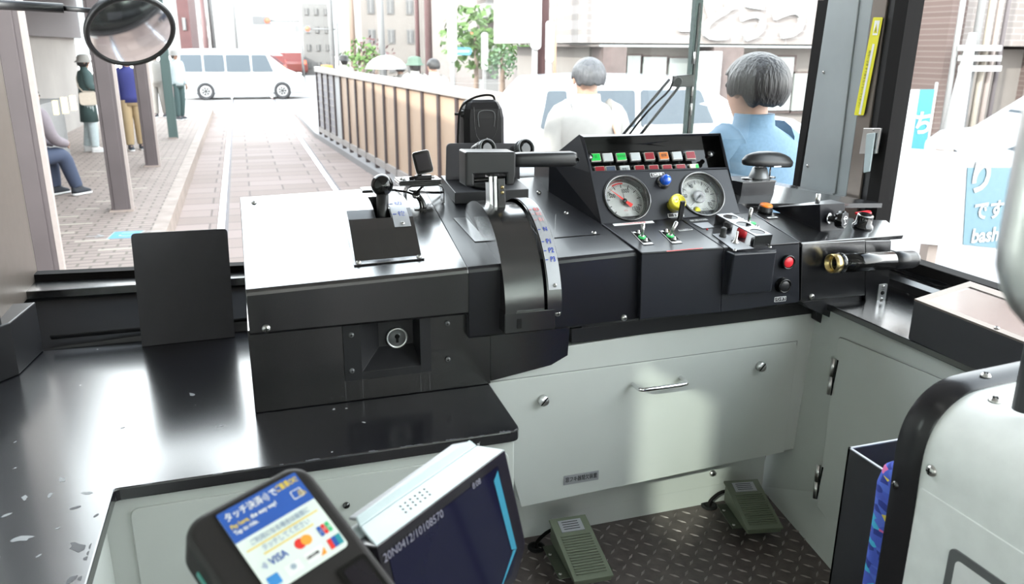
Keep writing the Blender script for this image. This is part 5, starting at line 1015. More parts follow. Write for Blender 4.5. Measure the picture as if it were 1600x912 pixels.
mat('fence_panel', (.40, .285, .205), .5, noise=(.08, 2)); mat('fence_bar', (.06, .045, .045), .6); mat('fence_rail', (.30, .275, .26), .5); mat('fence_grey', (.26, .25, .27), .6)
mat('skin', (.38, .23, .17), .5); mat('hair_black', (.02, .018, .018), .45); mat('hair_grey', (.06, .06, .065), .5, noise=(.4, 60)); mat('cloth_white', (.27, .26, .245), .8); mat('cloth_blue', (.10, .17, .24), .8, noise=(.08, 90)); mat('cloth_navy', (.03, .035, .16), .8); mat('cloth_green', (.05, .085, .085), .8)
mat('cloth_jeans', (.05, .065, .11), .8); mat('cloth_pale', (.45, .52, .54), .8); mat('cloth_khaki', (.35, .26, .15), .8); mat('cloth_grey', (.22, .19, .21), .8); mat('bag_tan', (.55, .48, .40), .7); mat('sole', (.7, .7, .7), .6); mat('shoe_dark', (.03, .035, .045), .6); mat('strap_tan', (.55, .35, .25), .6); mat('bag_pink', (.65, .4, .4), .7); mat('hat_green', (.08, .12, .09), .8)
mat('banner_cyan', (.03, .17, .21), .6); mat('banner_blue', (.12, .20, .24), .6); mat('board_white', (.40, .40, .40), .6); mat('light_red', (.8, .1, .05), .4, emit=(1, .15, .1), es=2); mat('orange', (.9, .3, .05), .5)
def bricks(name, c1, c2, mort, scale, w_=.5, h_=.25, rot=0):
    m = mat(name, c1, .85); t = m.node_tree; b = t.nodes['Principled BSDF']; tc = t.nodes.new('ShaderNodeTexCoord'); mp = t.nodes.new('ShaderNodeMapping'); mp.inputs['Rotation'].default_value = rot if rot else (0, 0, 0); mp.inputs['Scale'].default_value = (scale,) * 3
    br = t.nodes.new('ShaderNodeTexBrick'); br.inputs['Color1'].default_value = (*c1, 1); br.inputs['Color2'].default_value = (*c2, 1); br.inputs['Mortar'].default_value = (*mort, 1); br.inputs['Scale'].default_value = 1; br.inputs['Brick Width'].default_value = w_; br.inputs['Row Height'].default_value = h_; br.inputs['Mortar Size'].default_value = .012; br.inputs['Bias'].default_value = 0
    t.links.new(tc.outputs['Object'], mp.inputs[0]); t.links.new(mp.outputs[0], br.inputs['Vector']); t.links.new(br.outputs['Color'], b.inputs['Base Color'])
for hn in ('hair_black', 'hair_grey'):
    t = MATS[hn].node_tree; b = t.nodes['Principled BSDF']; tc = t.nodes.new('ShaderNodeTexCoord'); mp = t.nodes.new('ShaderNodeMapping'); mp.inputs['Scale'].default_value = (90, 90, 6); ns = t.nodes.new('ShaderNodeTexNoise'); ns.inputs['Scale'].default_value = 1; bp = t.nodes.new('ShaderNodeBump'); bp.inputs['Strength'].default_value = .9; bp.inputs['Distance'].default_value = .01
    t.links.new(tc.outputs['Object'], mp.inputs[0]); t.links.new(mp.outputs[0], ns.inputs['Vector']); t.links.new(ns.outputs['Fac'], bp.inputs['Height']); t.links.new(bp.outputs[0], b.inputs['Normal'])
bricks('track_sett', (.28, .22, .20), (.22, .17, .15), (.14, .11, .10), 1, .9, .42); bricks('paver', (.30, .24, .215), (.25, .20, .18), (.16, .135, .115), 1, .22, .11)
bricks('facade_tile', (.215, .19, .18), (.19, .168, .158), (.25, .23, .22), 1, .45, .12, (math.pi / 2, 0, 0)); bricks('brick_brown', (.13, .095, .088), (.11, .08, .073), (.16, .13, .12), 1, .4, .1, (math.pi / 2, 0, 0))
# ground
b = MB(); b.box(-.80, 2.6, 2.6, 26, GR - .1, GR, 'track_sett'); b.box(-.80, 2.6, -8, 2.6, GR - .1, GR, 'track_stone'); b.build('ground', kind='structure')
b = MB(); b.box(-60, 70, 26, 62, GR - .1, GR, 'asphalt'); b.build('road', kind='structure')
b = MB(); b.box(-3.6, -.94, -8, 25, GP - .2, GP, 'paver'); b.build('platform', kind='structure')
b = MB(); b.box(-.94, -.80, -8, 25.2, GP - .2, GP + .005, 'kerb_stone'); b.slab([(-3.6, 25, GP), (-.8, 25, GP), (-.8, 26, GR), (-3.6, 26, GR)], (0, 0, -.1), 'kerb_stone'); b.build('kerb', kind='structure')
b = MB(); b.slab([(1.46, 26, GP - .08), (1.46, 18.3, GP - .08), (2.2, 6.6, GP - .08), (2.0, -12, GP - .08), (40, -12, GP - .08), (40, 26, GP - .08)], (0, 0, -.2), 'asphalt'); b.build('pavement', kind='structure')
for x in (-.33, 1.13):
    b = MB(); b.box(x - .035, x + .035, -6, 60, GR - .02, GR + .012, 'rail_steel'); b.box(x + .035, x + .075, -6, 60, GR - .02, GR + .002, 'shelter_dark')
    b.build('rail', label='left polished tram rail, nearer the platform' if x < 0 else 'right polished tram rail, nearer the fence', cat='rail', group='tram rails')
rs = random.Random(3); b = MB()
for i in range(46):
    y = 5.5 + i * .42; x = -2.9 + rs.random() * 1.6; wv = .16 + rs.random() * .1; b.box(x, x + wv * 1.4, y, y + .05, GP, GP + .003, 'tactile')
o = b.build('pale_paving_strips', kind='stuff', label='scattered short pale strips set in the platform paving', cat='paving')
M = Matrix.Translation((-1.33, 8.75, GP + .002)) @ Matrix.Rotation(.05, 4, 'Z'); b = MB(); pq = [PZ(u, v, GP + .002) for u, v in ((165, 374), (206, 372), (228, 360), (178, 362))]; b.flat(pq, 'board_white'); cc = sum(pq, V((0, 0, 0))) / 4; b.flat([cc + (p - cc) * .9 + V((0, 0, .002)) for p in pq], 'sign_blue'); b.text(Matrix.Translation(cc + V((0, 0, .003))), '→ ここ', .22, 'board_white'); b.build('floor_sign', label='blue and white direction sign stuck on the platform paving', cat='sign')
# canopy posts on the platform
for (u, v, y, wx, m, lab) in ((86, 0, 5.9, .20, 'post_brown', 'nearest thick brown canopy post with beige edge'), (193, 326, 9.55, .19, 'post_brown', 'second brown canopy post with ribbed face'), (239, 258, 13.1, .18, 'post_brown', 'third brown canopy post, thinner in view'), (271, 215, 17.1, .14, 'post_green', 'green canopy post farthest along the platform')):
    x = {86: -1.34, 193: -1.335, 239: -1.345, 271: -1.33}[u]; t_ = thing('canopy_post', (x, y, GP), lab, 'post', 'canopy posts on the platform')
    b = MB(); b.box(x - wx / 2, x + wx / 2, y - wx / 2, y + wx / 2, GP, 2.4, m); 
    if m == 'post_brown': b.box(x - wx / 2 + .03, x + wx / 2 - .03, y - wx / 2 - .012, y - wx / 2, GP, 2.4, m)
    b.build('shaft', t_, bevel=.01)
    b = MB(); b.box(x + wx / 2, x + wx / 2 + .03, y - wx / 2, y - wx / 2 + .05, GP, 2.4, 'post_light' if m == 'post_brown' else m); b.build('edge_strip', t_)
    b = MB(); b.box(x - wx * .62, x + wx * .62, y - wx * .62, y + wx * .62, GP, GP + .02, 'kerb_stone'); b.build('base_plate', t_)
# shelter: back wall, roof, beam, notice boards
b = MB(); b.box(-3.5, -1.28, 2.5, 21, 2.4, 2.5, 'shelter_dark'); b.box(-1.42, -1.26, 2.5, 21, 2.25, 2.4, 'post_brown'); b.build('shelter_roof', label='dark canopy roof over the platform', cat='roof')
b = MB(); b.box(-3.55, -3.45, 2.5, 21, GP, 2.4, 'shelter_wall'); b.box(-3.45, -3.3, 2.5, 21, 1.35, 2.2, 'shelter_dark'); b.build('shelter_back_wall', label='pale shelter back wall with dark band on top', cat='wall')
for i, (y0, y1, z0, z1) in enumerate(((9.0, 10.3, .1, 1.3), (10.5, 12.0, -.1, 1.3), (12.3, 14.2, .0, 1.3), (15.0, 16.2, .1, 1.25))):
    t_ = thing('notice_board', (-3.42, (y0 + y1) / 2, z0), ['nearest', 'second', 'third', 'farthest'][i] + ' notice board with pale posters on the shelter wall', 'notice board', 'shelter notice boards')
    b = MB(); b.box(-3.45, -3.42, y0, y1, z0, z1, 'post_light'); b.build('frame', t_); b = MB(); b.box(-3.42, -3.41, y0 + .06, y1 - .06, z0 + .06, z1 - .06, 'notice')
    for k in range(5): yy = y0 + .12 + (y1 - y0 - .3) * rs.random(); zz = z0 + .15 + (z1 - z0 - .5) * rs.random(); b.box(-3.41, -3.405, yy, yy + .25, zz, zz + .3, rs.choice(['tactile', 'board_white', 'pole_grey', 'cloth_pale']))
    b.build('posters', t_)
vm = thing('leaflet_counter', (-3.1, 13.5, GP), 'grey counter with lit yellow squares and leaflets by the shelter wall', 'counter'); b = MB(); b.box(-3.4, -2.75, 12.6, 14.9, GP, .38, 'counter_grey'); b.build('body', vm)
for u0, u1, v0, v1 in ((82, 92, 157, 179), (95, 107, 152, 177), (109, 120, 149, 172)): b = MB(); p, q = PY(u0, v0, 12.55), PY(u1, v1, 12.55); b.box(p.x, q.x, 12.5, 12.6, q.z, p.z, 'lit_yellow'); b.build('lit_panel', vm)
b = MB()
for k in range(9): b.box(-3.38 + k * .07, -3.33 + k * .07, 12.5, 12.6, .16, .24, ['sticker_red', 'yellow', 'board_white', 'jcb_g', 'gold_ink'][k % 5])
b.build('leaflets', vm)
bn = thing('bench', (-2.6, 9.5, GP), 'low dark bench along the shelter wall', 'bench'); b = MB(); b.box(-2.95, -2.35, 6.5, 11.6, -.10, -.05, 'post_brown'); b.build('seat', bn)
for y in (6.7, 9.0, 11.3): b = MB(); b.box(-2.85, -2.45, y - .03, y + .03, GP, -.1, 'post_brown'); b.build('leg', bn)
# ---------------------------------------------------------------- people
def skin_mesh(nodes, edges, m, name, parent, sub=2):
    me = bpy.data.meshes.new('sk'); bm = bmesh.new(); lay = bm.verts.layers.skin.verify(); vs = []
    for i, (p, r) in enumerate(nodes):
        v = bm.verts.new(p); v[lay].radius = r if isinstance(r, tuple) else (r, r); v[lay].use_root = (i == 0); vs.append(v)
    for a, c in edges: bm.edges.new((vs[a], vs[c]))
    bm.to_mesh(me); bm.free(); o = bpy.data.objects.new('sk', me); sc.collection.objects.link(o)
    o.modifiers.new('s', 'SKIN'); q = o.modifiers.new('u', 'SUBSURF'); q.levels = q.render_levels = sub
    bpy.context.view_layer.update(); dg = bpy.context.evaluated_depsgraph_get(); m2 = bpy.data.meshes.new_from_object(o.evaluated_get(dg))
    b = MB(); b.add([v.co.copy() for v in m2.vertices], [list(p.vertices) for p in m2.polygons], m, True); bpy.data.objects.remove(o)
    return b
def person(label, loc, head, h, topm, botm, hairm='hair_black', hair='short', pose='stand', arm='down', coat=0, shoe='shoe_dark', group=None, extra=None):
    """head: heading angle, 0 faces +y"""
    t_ = thing('person', loc, label, 'person', group); s = h / 1.7; Rm = Matrix.Translation(V(loc)) @ Matrix.Rotation(head, 4, 'Z') @ Matrix.Scale(s, 4)
    sit = pose == 'sit'; dz = -.45 if sit else 0; lean = .22 if sit else (.03 if arm == 'phone' else 0); N = []; E = []
    def nd(p, r, par=None):
        N.append((V(p), r)); 
        if par is not None: E.append((par, len(N) - 1))
        return len(N) - 1
    pel = nd((0, 0, .95 + dz), (.145, .105)); sp1 = nd((0, lean * .4, 1.12 + dz), (.125, .09), pel); sp2 = nd((0, lean * .8, 1.30 + dz), (.145, .10), sp1); ch = nd((0, lean, 1.40 + dz), (.10, .075), sp2)
    nk = nd((0, lean + .005, 1.475 + dz), .052, ch); jw = nd((0, lean + .03, 1.535 + dz), (.062, .070), nk); md = nd((0, lean + .02, 1.60 + dz), (.076, .094), jw); tp = nd((0, lean + .01, 1.665 + dz), (.055, .066), md)
    ns_ = nd((0, lean + .118, 1.575 + dz), .012, md)
    arms = {}
    for sd_ in (-1, 1):
        sh = nd((sd_ * .155, lean, 1.37 + dz), .042, ch)
        if arm == 'down' or (arm == 'one' and sd_ < 0): el = V((sd_ * .215, lean - .01, 1.12 + dz)); wr = V((sd_ * .225, lean + .05, .88 + dz)); fd = V((0, .12, -1))
        elif arm == 'lap': el = V((sd_ * .21, lean + .05, 1.13 + dz)); wr = V((sd_ * .10, lean + .28, 1.06 + dz)); fd = V((-sd_ * .5, .8, -.1))
        else: el = V((sd_ * .205, lean + .02, 1.14 + dz)); wr = V((sd_ * .07, lean + .24, 1.20 + dz)); fd = V((-sd_ * .3, .8, .3))
        fd.normalize(); e1 = nd(el, .038, sh); w1 = nd(wr, .026, e1); pm = nd(wr + fd * .05, (.034, .018), w1); arms[sd_] = (V((sd_ * .165, lean, 1.385 + dz)), el, wr)
        sdv = fd.cross(V((sd_, 0, .2))).normalized()
        for k in range(4): f1 = nd(wr + fd * (.095 + .006 * (1 - abs(k - 1.3))) + sdv * (k - 1.5) * .019, .009, pm); nd(wr + fd * (.135 + .012 * (1 - abs(k - 1.3))) + sdv * (k - 1.5) * .019 + V((-sd_ * .012, 0, 0)), .008, f1)
        t1 = nd(wr + fd * .05 + sdv * .042, .010, pm); nd(wr + fd * .085 + sdv * .056, .009, t1)
    legs = {}
    for sd_ in (-1, 1):
        if sit: kn = V((sd_ * .11, .44, .50)); an = V((sd_ * .12, .50 + .05 * sd_, .09)); hp0 = V((sd_ * .09, .02, .92 + dz))
        else: kn = V((sd_ * .095, .015 + .02 * sd_, .50)); an = V((sd_ * .10, -.03 + .05 * sd_, .085)); hp0 = V((sd_ * .09, 0, .90))
        hp = nd(hp0, .085, pel); k1 = nd(kn, .055, hp); a1 = nd(an, .038, k1); nd(an + V((0, .13, -.045)), (.036, .026), a1); legs[sd_] = (hp0, kn, an)
    N = [(Rm @ p, tuple(x * s for x in r) if isinstance(r, tuple) else r * s) for p, r in N]
    skin_mesh(N, E, 'skin', 'body', t_).build('body', t_)
    def G(p): return Rm @ V(p)
    def ring(c, rx, ry, n=18): return [G(V(c) + V((math.cos(2 * math.pi * i / n) * rx, math.sin(2 * math.pi * i / n) * ry, 0))) for i in range(n)]
    b = MB(); low = (.55 if coat else .86) + (dz if not (coat and sit) else dz)
    low = low if not sit else .90 + dz
    rr_ = [ring((0, 0 if not coat else .0, low), .185 + .03 * coat, .135 + .02 * coat), ring((0, lean * .1, .98 + dz), .178, .130), ring((0, lean * .4, 1.12 + dz), .168, .122), ring((0, lean * .8, 1.28 + dz), .205, .138), ring((0, lean, 1.375 + dz), .215, .130), ring((0, lean, 1.425 + dz), .18, .115), ring((0, lean, 1.455 + dz), .115, .088), ring((0, lean, 1.475 + dz), .072, .072), ring((0, lean, 1.515 + dz), .066, .068)]
    b.loft(rr_, topm)
    for sd_ in (-1, 1):
        a0, a1_, a2 = arms[sd_]; b.tube([G(a0 + V((-sd_ * .06, 0, .015))), G(a0), G(a1_), G(a2)], lambda t: (.092 - .044 * t) * s, topm, 14, 2)
    cl = b.build('jacket' if coat else 'shirt', t_)
    b = MB()
    if coat: b.prism(Rm @ Matrix.Translation((0, lean + .125, 0)) @ Matrix.Rotation(math.pi / 2, 4, 'X'), [(-.055, .95 + dz), (.055, .95 + dz), (.04, 1.38 + dz), (-.04, 1.38 + dz)], -.02, .008, 'cloth_white'); b.build('inner_shirt', t_); b = MB()
    b.loft([ring((0, .03 if sit else 0, .80 + dz), .165, .125), ring((0, 0, .93 + dz), .17, .125), ring((0, 0, 1.0 + dz), .155, .115)], botm)
    for sd_ in (-1, 1):
        a0, a1_, a2 = legs[sd_]; b.tube([G(a0), G(a0.lerp(a1_, .5)), G(a1_), G(a1_.lerp(a2, .5)), G(a2 + V((0, 0, .02)))], lambda t: (.108 - .042 * t) * s, botm, 14, 2)
    b.build('trousers', t_)
    for sd_ in (-1, 1):
        b = MB(); a2 = legs[sd_][2]; Ms_ = Rm @ Matrix.Translation(a2)
        b.loft([[Ms_ @ V((p[0], p[1], z)) for p in rrect(-.042 * q_, .042 * q_, -.075, .185 * q2, .04)] for z, q_, q2 in ((-.085, 1, 1), (-.06, 1.02, 1.0))], 'sole'); b.loft([[Ms_ @ V((p[0], p[1], z)) for p in rrect(-.042 * q_, .042 * q_, -.07, .18 * q2, .038 * q_)] for z, q_, q2 in ((-.06, 1, 1), (-.03, .98, .92), (.0, .9, .5), (.03, .85, .32))], shoe); b.build('shoe', t_)
    hc_ = V((0, lean + .012, 1.60 + dz)); b = MB()
    if hair == 'hat':
        b.lathe(Rm @ Matrix.Translation(hc_), [(.16, -.005), (.155, .0), (.115, .03), (.108, .085), (.09, .115), (.05, .13), (0, .132)], hairm, 24); b.build('hat', t_)
        b = MB(); b.ball(None, (.088, .10, .09), 'hair_black', 18, 10, Rm @ Matrix.Translation(hc_ + V((0, -.02, -.02)))); b.build('hair', t_)
    else:
        longer = hair == 'bob'; M_ = Rm @ Matrix.Translation(hc_ + V((0, -.012, .01))); vs = []; fs = []; sg, rg_ = 32, 14
        for j in range(rg_ + 1):
            for i in range(sg):
                a = 2 * math.pi * i / sg; front = math.sin(a); lim = math.radians(72 if front > .45 else (108 if longer else 96) if front > -.2 else (128 if longer else 118)) + .05 * math.sin(9 * a) + .035 * math.sin(17 * a + 1); tt = lim * j / rg_; w_ = 1 + .018 * math.sin(7 * a) * (j / rg_)
                bl = 1.10 if longer else 1.03; vs.append(M_ @ V((math.sin(tt) * math.cos(a) * .092 * w_ * bl, math.sin(tt) * math.sin(a) * .112 * w_ * bl, math.cos(tt) * .098 * bl)))
        for j in range(rg_):
            for i in range(sg): fs.append((j * sg + i, (j + 1) * sg + i, (j + 1) * sg + (i + 1) % sg, j * sg + (i + 1) % sg))
        b.add(vs, fs, hairm, True); ho = b.build('hair', t_); so_ = ho.modifiers.new('so', 'SOLIDIFY'); so_.thickness = .012; so_.offset = -1
    for sd_ in (-1, 1):
        b = MB(); b.ball(None, (.010, .006, .010), 'hair_black', 8, 6, Rm @ Matrix.Translation((sd_ * .032, lean + .105, 1.605 + dz))); b.build('eye', t_)
        b = MB(); b.ball(None, (.010, .020, .030), 'skin', 10, 8, Rm @ Matrix.Translation((sd_ * .080, lean + .01, 1.595 + dz))); b.build('ear', t_)
    if extra:
        for kind in extra:
            if kind == 'bag': b = MB(); b.loft([[G(V((.23 + q_ * .05, .03 + p[0], .98 + p[1]))) for p in rrect(-.17, .17, -.12, .10, .05)] for q_ in (-1, 1)], 'bag_tan'); b.tube([G((-.10, .16, 1.08)), G((-.16, .05, 1.42)), G((-.10, -.10, 1.40)), G((.15, -.12, 1.1)), G((.18, .12, 1.08))], .012, 'bag_tan'); b.build('shoulder_bag', t_)
            if kind == 'phone': b = MB(); b.box(-.04, .04, -.003, .008, -.07, .07, 'board_white', Rm @ Matrix.Translation((0, lean + .36, 1.24)) @ Matrix.Rotation(-.5, 4, 'X')); b.build('phone', t_)
            if kind == 'strap': b = MB(); b.tube([G((.12, .02, 1.44)), G((.105, -.11, 1.38)), G((.17, -.145, 1.20)), G((.215, -.12, .95))], .012, 'strap_tan', 8); b.build('bag_strap', t_)
            if kind == 'pinkbag': b = MB(); b.loft([[G(V((.20 + p[0], q_ * .06, .75 + p[1]))) for p in rrect(-.08, .12, -.16, .10, .04)] for q_ in (-1, 1)], 'bag_pink'); b.build('handbag', t_)
    return t_
def gp_(u, v): p = PZ(u, v, GP); return (p.x, p.y, GP)
person('person in white sun hat and dark green jacket reading a phone on the platform', gp_(147, 237), math.radians(-75), 1.55, 'cloth_green', 'cloth_pale', 'cloth_white', 'hat', arm='phone', coat=1, shoe='sole', extra=['bag', 'phone'])
person('person in navy jacket and khaki trousers between the platform posts', gp_(214, 234), math.radians(-165), 1.58, 'cloth_navy', 'cloth_khaki', shoe='shoe_dark')
person('person in dark jeans sitting on the bench behind the nearest post', (-2.42, 10.35, GP), math.radians(-42), 1.72, 'cloth_grey', 'cloth_jeans', pose='sit', arm='lap')
person('person in pale top sitting on the bench at the left window edge', (-2.58, 8.3, GP), math.radians(-60), 1.65, 'cloth_pale', 'cloth_grey', pose='sit', arm='lap')
person('person in pale hat with pink handbag beyond the green post', gp_(283, 187), math.radians(-140), 1.6, 'cloth_pale', 'cloth_green', 'cloth_white', 'hat', extra=['pinkbag'])
person('person in white top half hidden by the third brown post', gp_(252, 183), math.radians(170), 1.58, 'cloth_white', 'cloth_white', 'cloth_white', 'hat')
def at(u, v, d, g=GP - .08): p = PD(u, v, d); return (p.x, p.y, g), (p.z - g)
l_, h_ = at(921, 92, 4.7); person('grey haired person in white shirt seen from behind, before the white wagon', l_, math.radians(-6), h_ * 1.0, 'cloth_white', 'cloth_grey', 'hair_grey', extra=['strap'])
l_, h_ = at(1187, 89, 3.05); person('person with black bobbed hair and light blue shirt, seen from behind near the pillar', l_, math.radians(12), h_ * 1.0, 'cloth_blue', 'cloth_jeans', 'hair_black', 'bob')
for u, v, d, hm, hr, tm, lab in ((648, 91, 12.6, 'hat_green', 'hat', 'cloth_white', 'person in green hat behind the fence, beside the umbrella'), (677, 92, 11.6, 'hair_black', 'short', 'cloth_white', 'dark haired person in white behind the fence near its right half'), (537, 88, 19, 'hair_black', 'hat', 'cloth_white', 'person in black cap behind the far left end of the fence')):
    l_, h_ = at(u, v, d); person(lab, l_, math.radians(10), h_, tm, 'cloth_grey', hm, hr)
l_, h_ = at(603, 86, 15); um = thing('umbrella', l_, 'open white umbrella rising above the fence top', 'umbrella'); M = Matrix.Translation((l_[0], l_[1], l_[2] + h_)); b = MB(); b.lathe(M, [(0, 0), (.12, -.015), (.24, -.07), (.33, -.15), (.38, -.24), (.37, -.24), (.23, -.08), (0, -.02)], 'board_white', 24); b.build('canopy', um)
b = MB(); b.cyl(M @ V((0, 0, -1.0)), M @ V((0, 0, .04)), .008, 'pole_grey'); b.build('shaft', um); b = MB(); b.cyl(M @ V((0, 0, -1.12)), M @ V((0, 0, -1.0)), .015, 'plastic_black'); b.build('handle', um)
person('person under the white umbrella behind the fence', (l_[0] + .25, l_[1], l_[2]), 0, 1.5, 'cloth_white', 'cloth_grey')
# ---------------------------------------------------------------- fence
fA, fB = V((1.56, 17.9, GR)), V((2.29, 7.2, GR)); fd = (fB - fA); FL = fd.length; fd.normalize(); fn = V((fd.y, -fd.x, 0)); fn = fn if fn.x < 0 else -fn
fc = thing('fence', fA.lerp(fB, .5), 'long fence of cream panels between dark uprights with pale top rail', 'fence'); Mf = fr(fA, fd, n=fn); ZTOP = 1.50; ny = 1 if (Mf.to_3x3() @ V((0, 1, 0))).z > 0 else -1
def fbox(x0, x1, z0, z1, d0, d1, m, bb): bb.box(x0, x1, min(z0 * ny, z1 * ny), max(z0 * ny, z1 * ny), d0, d1, m, Mf)
nb = 16
for i in range(nb):
    x0, x1 = FL * i / nb, FL * (i + 1) / nb; b = MB(); fbox(x0 + .03, x1 - .03, .24, ZTOP - .10, -.02, .0, 'fence_grey' if i < 3 else ('board_white' if i == 3 else 'fence_panel'), b)
    if i < 3:
        for k in range(9): fbox(x0 + .03, x1 - .03, .27 + k * .13, .285 + k * .13, .0, .01, 'fence_rail', b)
    b.build('panel', fc)
for i in range(nb + 1): x0 = FL * i / nb; b = MB(); fbox(x0 - .03, x0 + .03, .0, ZTOP - .08, -.03, .03, 'fence_bar', b); b.build('upright', fc)
b = MB(); fbox(-.05, FL + .049, ZTOP - .11, ZTOP + .0, -.05, .05, 'fence_rail', b); b.build('top_rail', fc, bevel=.01); b = MB(); fbox(-.03, FL, .16, .26, -.03, .03, 'fence_rail', b); b.build('bottom_rail', fc)
b = MB(); fbox(FL + .05, FL + .17, 0, ZTOP - .05, -.06, .06, 'fence_grey', b); b.build('end_post', fc); b = MB(); fbox(FL - .06, FL + .05, 0, ZTOP - .02, -.07, .05, 'fence_rail', b); b.build('end_cap', fc)
# ---------------------------------------------------------------- vehicles
def car(name, label, loc, heading, L, W, H, body, kind='van', group=None, cat='car'):
    """x along length, nose at +x"""
    t_ = thing(name, loc, label, cat, group); M = Matrix.Translation(V(loc)) @ Matrix.Rotation(heading, 4, 'Z'); b = MB()
    if kind == 'van': side = [(-L / 2, .30), (-L / 2, .95), (-L / 2 + .08, H - .18), (-L / 2 + .25, H - .03), (-L * .1, H), (L * .12, H - .05), (L * .22, H - .22), (L * .36, H * .60), (L * .46, H * .50), (L / 2, H * .42), (L / 2, .32), (L / 2 - .15, .22), (-L / 2 + .15, .22)]
    elif kind == 'wagon': side = [(-L / 2, .35), (-L / 2, .85), (-L / 2 + .15, 1.0), (-L / 2 + .55, H - .04), (-L * .2, H), (L * .08, H - .02), (L * .25, H * .68), (L * .42, H * .60), (L / 2, H * .48), (L / 2, .3), (L / 2 - .15, .2), (-L / 2 + .15, .2)]
    else: side = [(-L / 2, .35), (-L / 2, .8), (-L * .38, .92), (-L * .25, H), (L * .08, H), (L * .25, .9), (L * .45, .78), (L / 2, .65), (L / 2, .3), (-L / 2 + .1, .2)]
    rg = []
    cz = .75
    for y, sc_ in ((-W / 2 + .0, 1.0), (-W / 2, 1)): pass
    for y, ins in ((-W / 2, .0), (W / 2, 0)): rg.append([M @ V((x, y * (1 - .16 * max(0, (z - .9) / (H - .8))), z)) for x, z in side])
    b.loft(rg, body, smooth=False); b.build('body', t_, bevel=.06, seg=3, recalc=True)
    gz0, gz1 = H * .54, H * .90
    if kind == 'van': wins = [(-L * .46, -L * .30), (-L * .285, -L * .13), (-L * .115, L * .07), (L * .085, L * .20)]
    elif kind == 'wagon': wins = [(-L * .40, -L * .32), (-L * .29, -L * .11), (-L * .09, L * .10)]
    else: wins = [(-L * .25, -L * .07), (-L * .05, L * .13)]
    for sd_ in (-1, 1):
        for k, (x0, x1) in enumerate(wins):
            g0, g1 = gz0 + .02, gz1 - .04
            def yy(z): return sd_ * (W / 2 * (1 - .16 * max(0, (z - .9) / (H - .8))) + .004)
            last = k == len(wins) - 1; P = [V((x0, yy(g0), g0)), V((x1 + (.22 if last else 0), yy(g0), g0)), V((x1, yy(g1), g1)), V((x0 + (.10 if k == 0 and kind == 'wagon' else 0), yy(g1), g1))]
            b = MB(); b.slab(rpoly([M @ p for p in P], .04), M.to_3x3() @ V((0, -sd_ * .02, 0)), 'car_glass'); b.build('side_window', t_)
        for x in (-L * .29, L * .31):
            b = MB(); c = M @ V((x, sd_ * (W / 2 - .10), .315)); ax = M.to_3x3() @ V((0, sd_, 0)); Q_ = fr(c, (0, 0, 1), n=ax); b.lathe(Q_, [(.20, -.1), (.31, -.1), (.32, -.05), (.32, .08), (.30, .11), (.20, .115), (.20, .10)], 'tyre', 28); wh = b.build('wheel', t_)
            b = MB(); b.lathe(Q_, [(.21, .095), (.19, .105), (.06, .09), (0, .10)], 'hub', 24)
            for k in range(7): b.box(-.018, .018, .05, .20, .098, .114, 'pole_white', Q_ @ Matrix.Rotation(k * 2 * math.pi / 7, 4, 'Z'))
            b.build('hubcap', wh)
    b = MB(); zf0, zf1 = (H * .62, H * .88) if kind != 'sedan' else (.93, H - .05); xf0, xf1 = (L * .36, L * .235) if kind == 'van' else ((L * .25, L * .12) if kind == 'wagon' else (L * .245, L * .1)); wy = W * .40
    P = [V((xf0 + .02, -wy, zf0 + .02)), V((xf0 + .02, wy, zf0 + .02)), V((xf1 + .02, wy * .9, zf1)), V((xf1 + .02, -wy * .9, zf1))]; b.slab([M @ p for p in P], M.to_3x3() @ V((.01, 0, .015)), 'car_glass'); b.build('windscreen', t_)
    for sd_ in (-1, 1):
        b = MB(); b.ball(None, (.10, .10, .07), 'label_white', 14, 8, M @ Matrix.Translation((L / 2 - .12, sd_ * W * .38, H * .40))); b.build('headlamp', t_)
        b = MB(); b.box(-L / 2 - .012, -L / 2 + .05, sd_ * W * .40 - .06, sd_ * W * .40 + .06, .75, 1.0, 'light_red', M); b.build('tail_lamp', t_)
    return t_
car('minivan', 'white minivan driving across the tracks in the distance', (.10, 33.0, GR), 0, 4.5, 1.75, 1.82, 'car_white')
car('station_wagon', 'white station wagon parked right of the fence', (5.5, 10.6, GP - .1), math.radians(-4), 4.5, 1.7, 1.48, 'car_white', 'wagon')
car('parked_car', 'white car roof arching low in the side window', (8.9, 6.4, GP - .1), math.radians(70), 4.5, 1.75, 1.36, 'car_white', 'wagon')
car('hatchback', 'dark red hatchback beyond the white minivan', (1.4, 46, GR), math.radians(95), 4.0, 1.7, 1.5, 'car_red', 'wagon')
car('hatchback', 'brown red car farther right on the crossing road', (3.3, 60, GR), math.radians(100), 4.2, 1.7, 1.5, 'car_red', 'sedan')
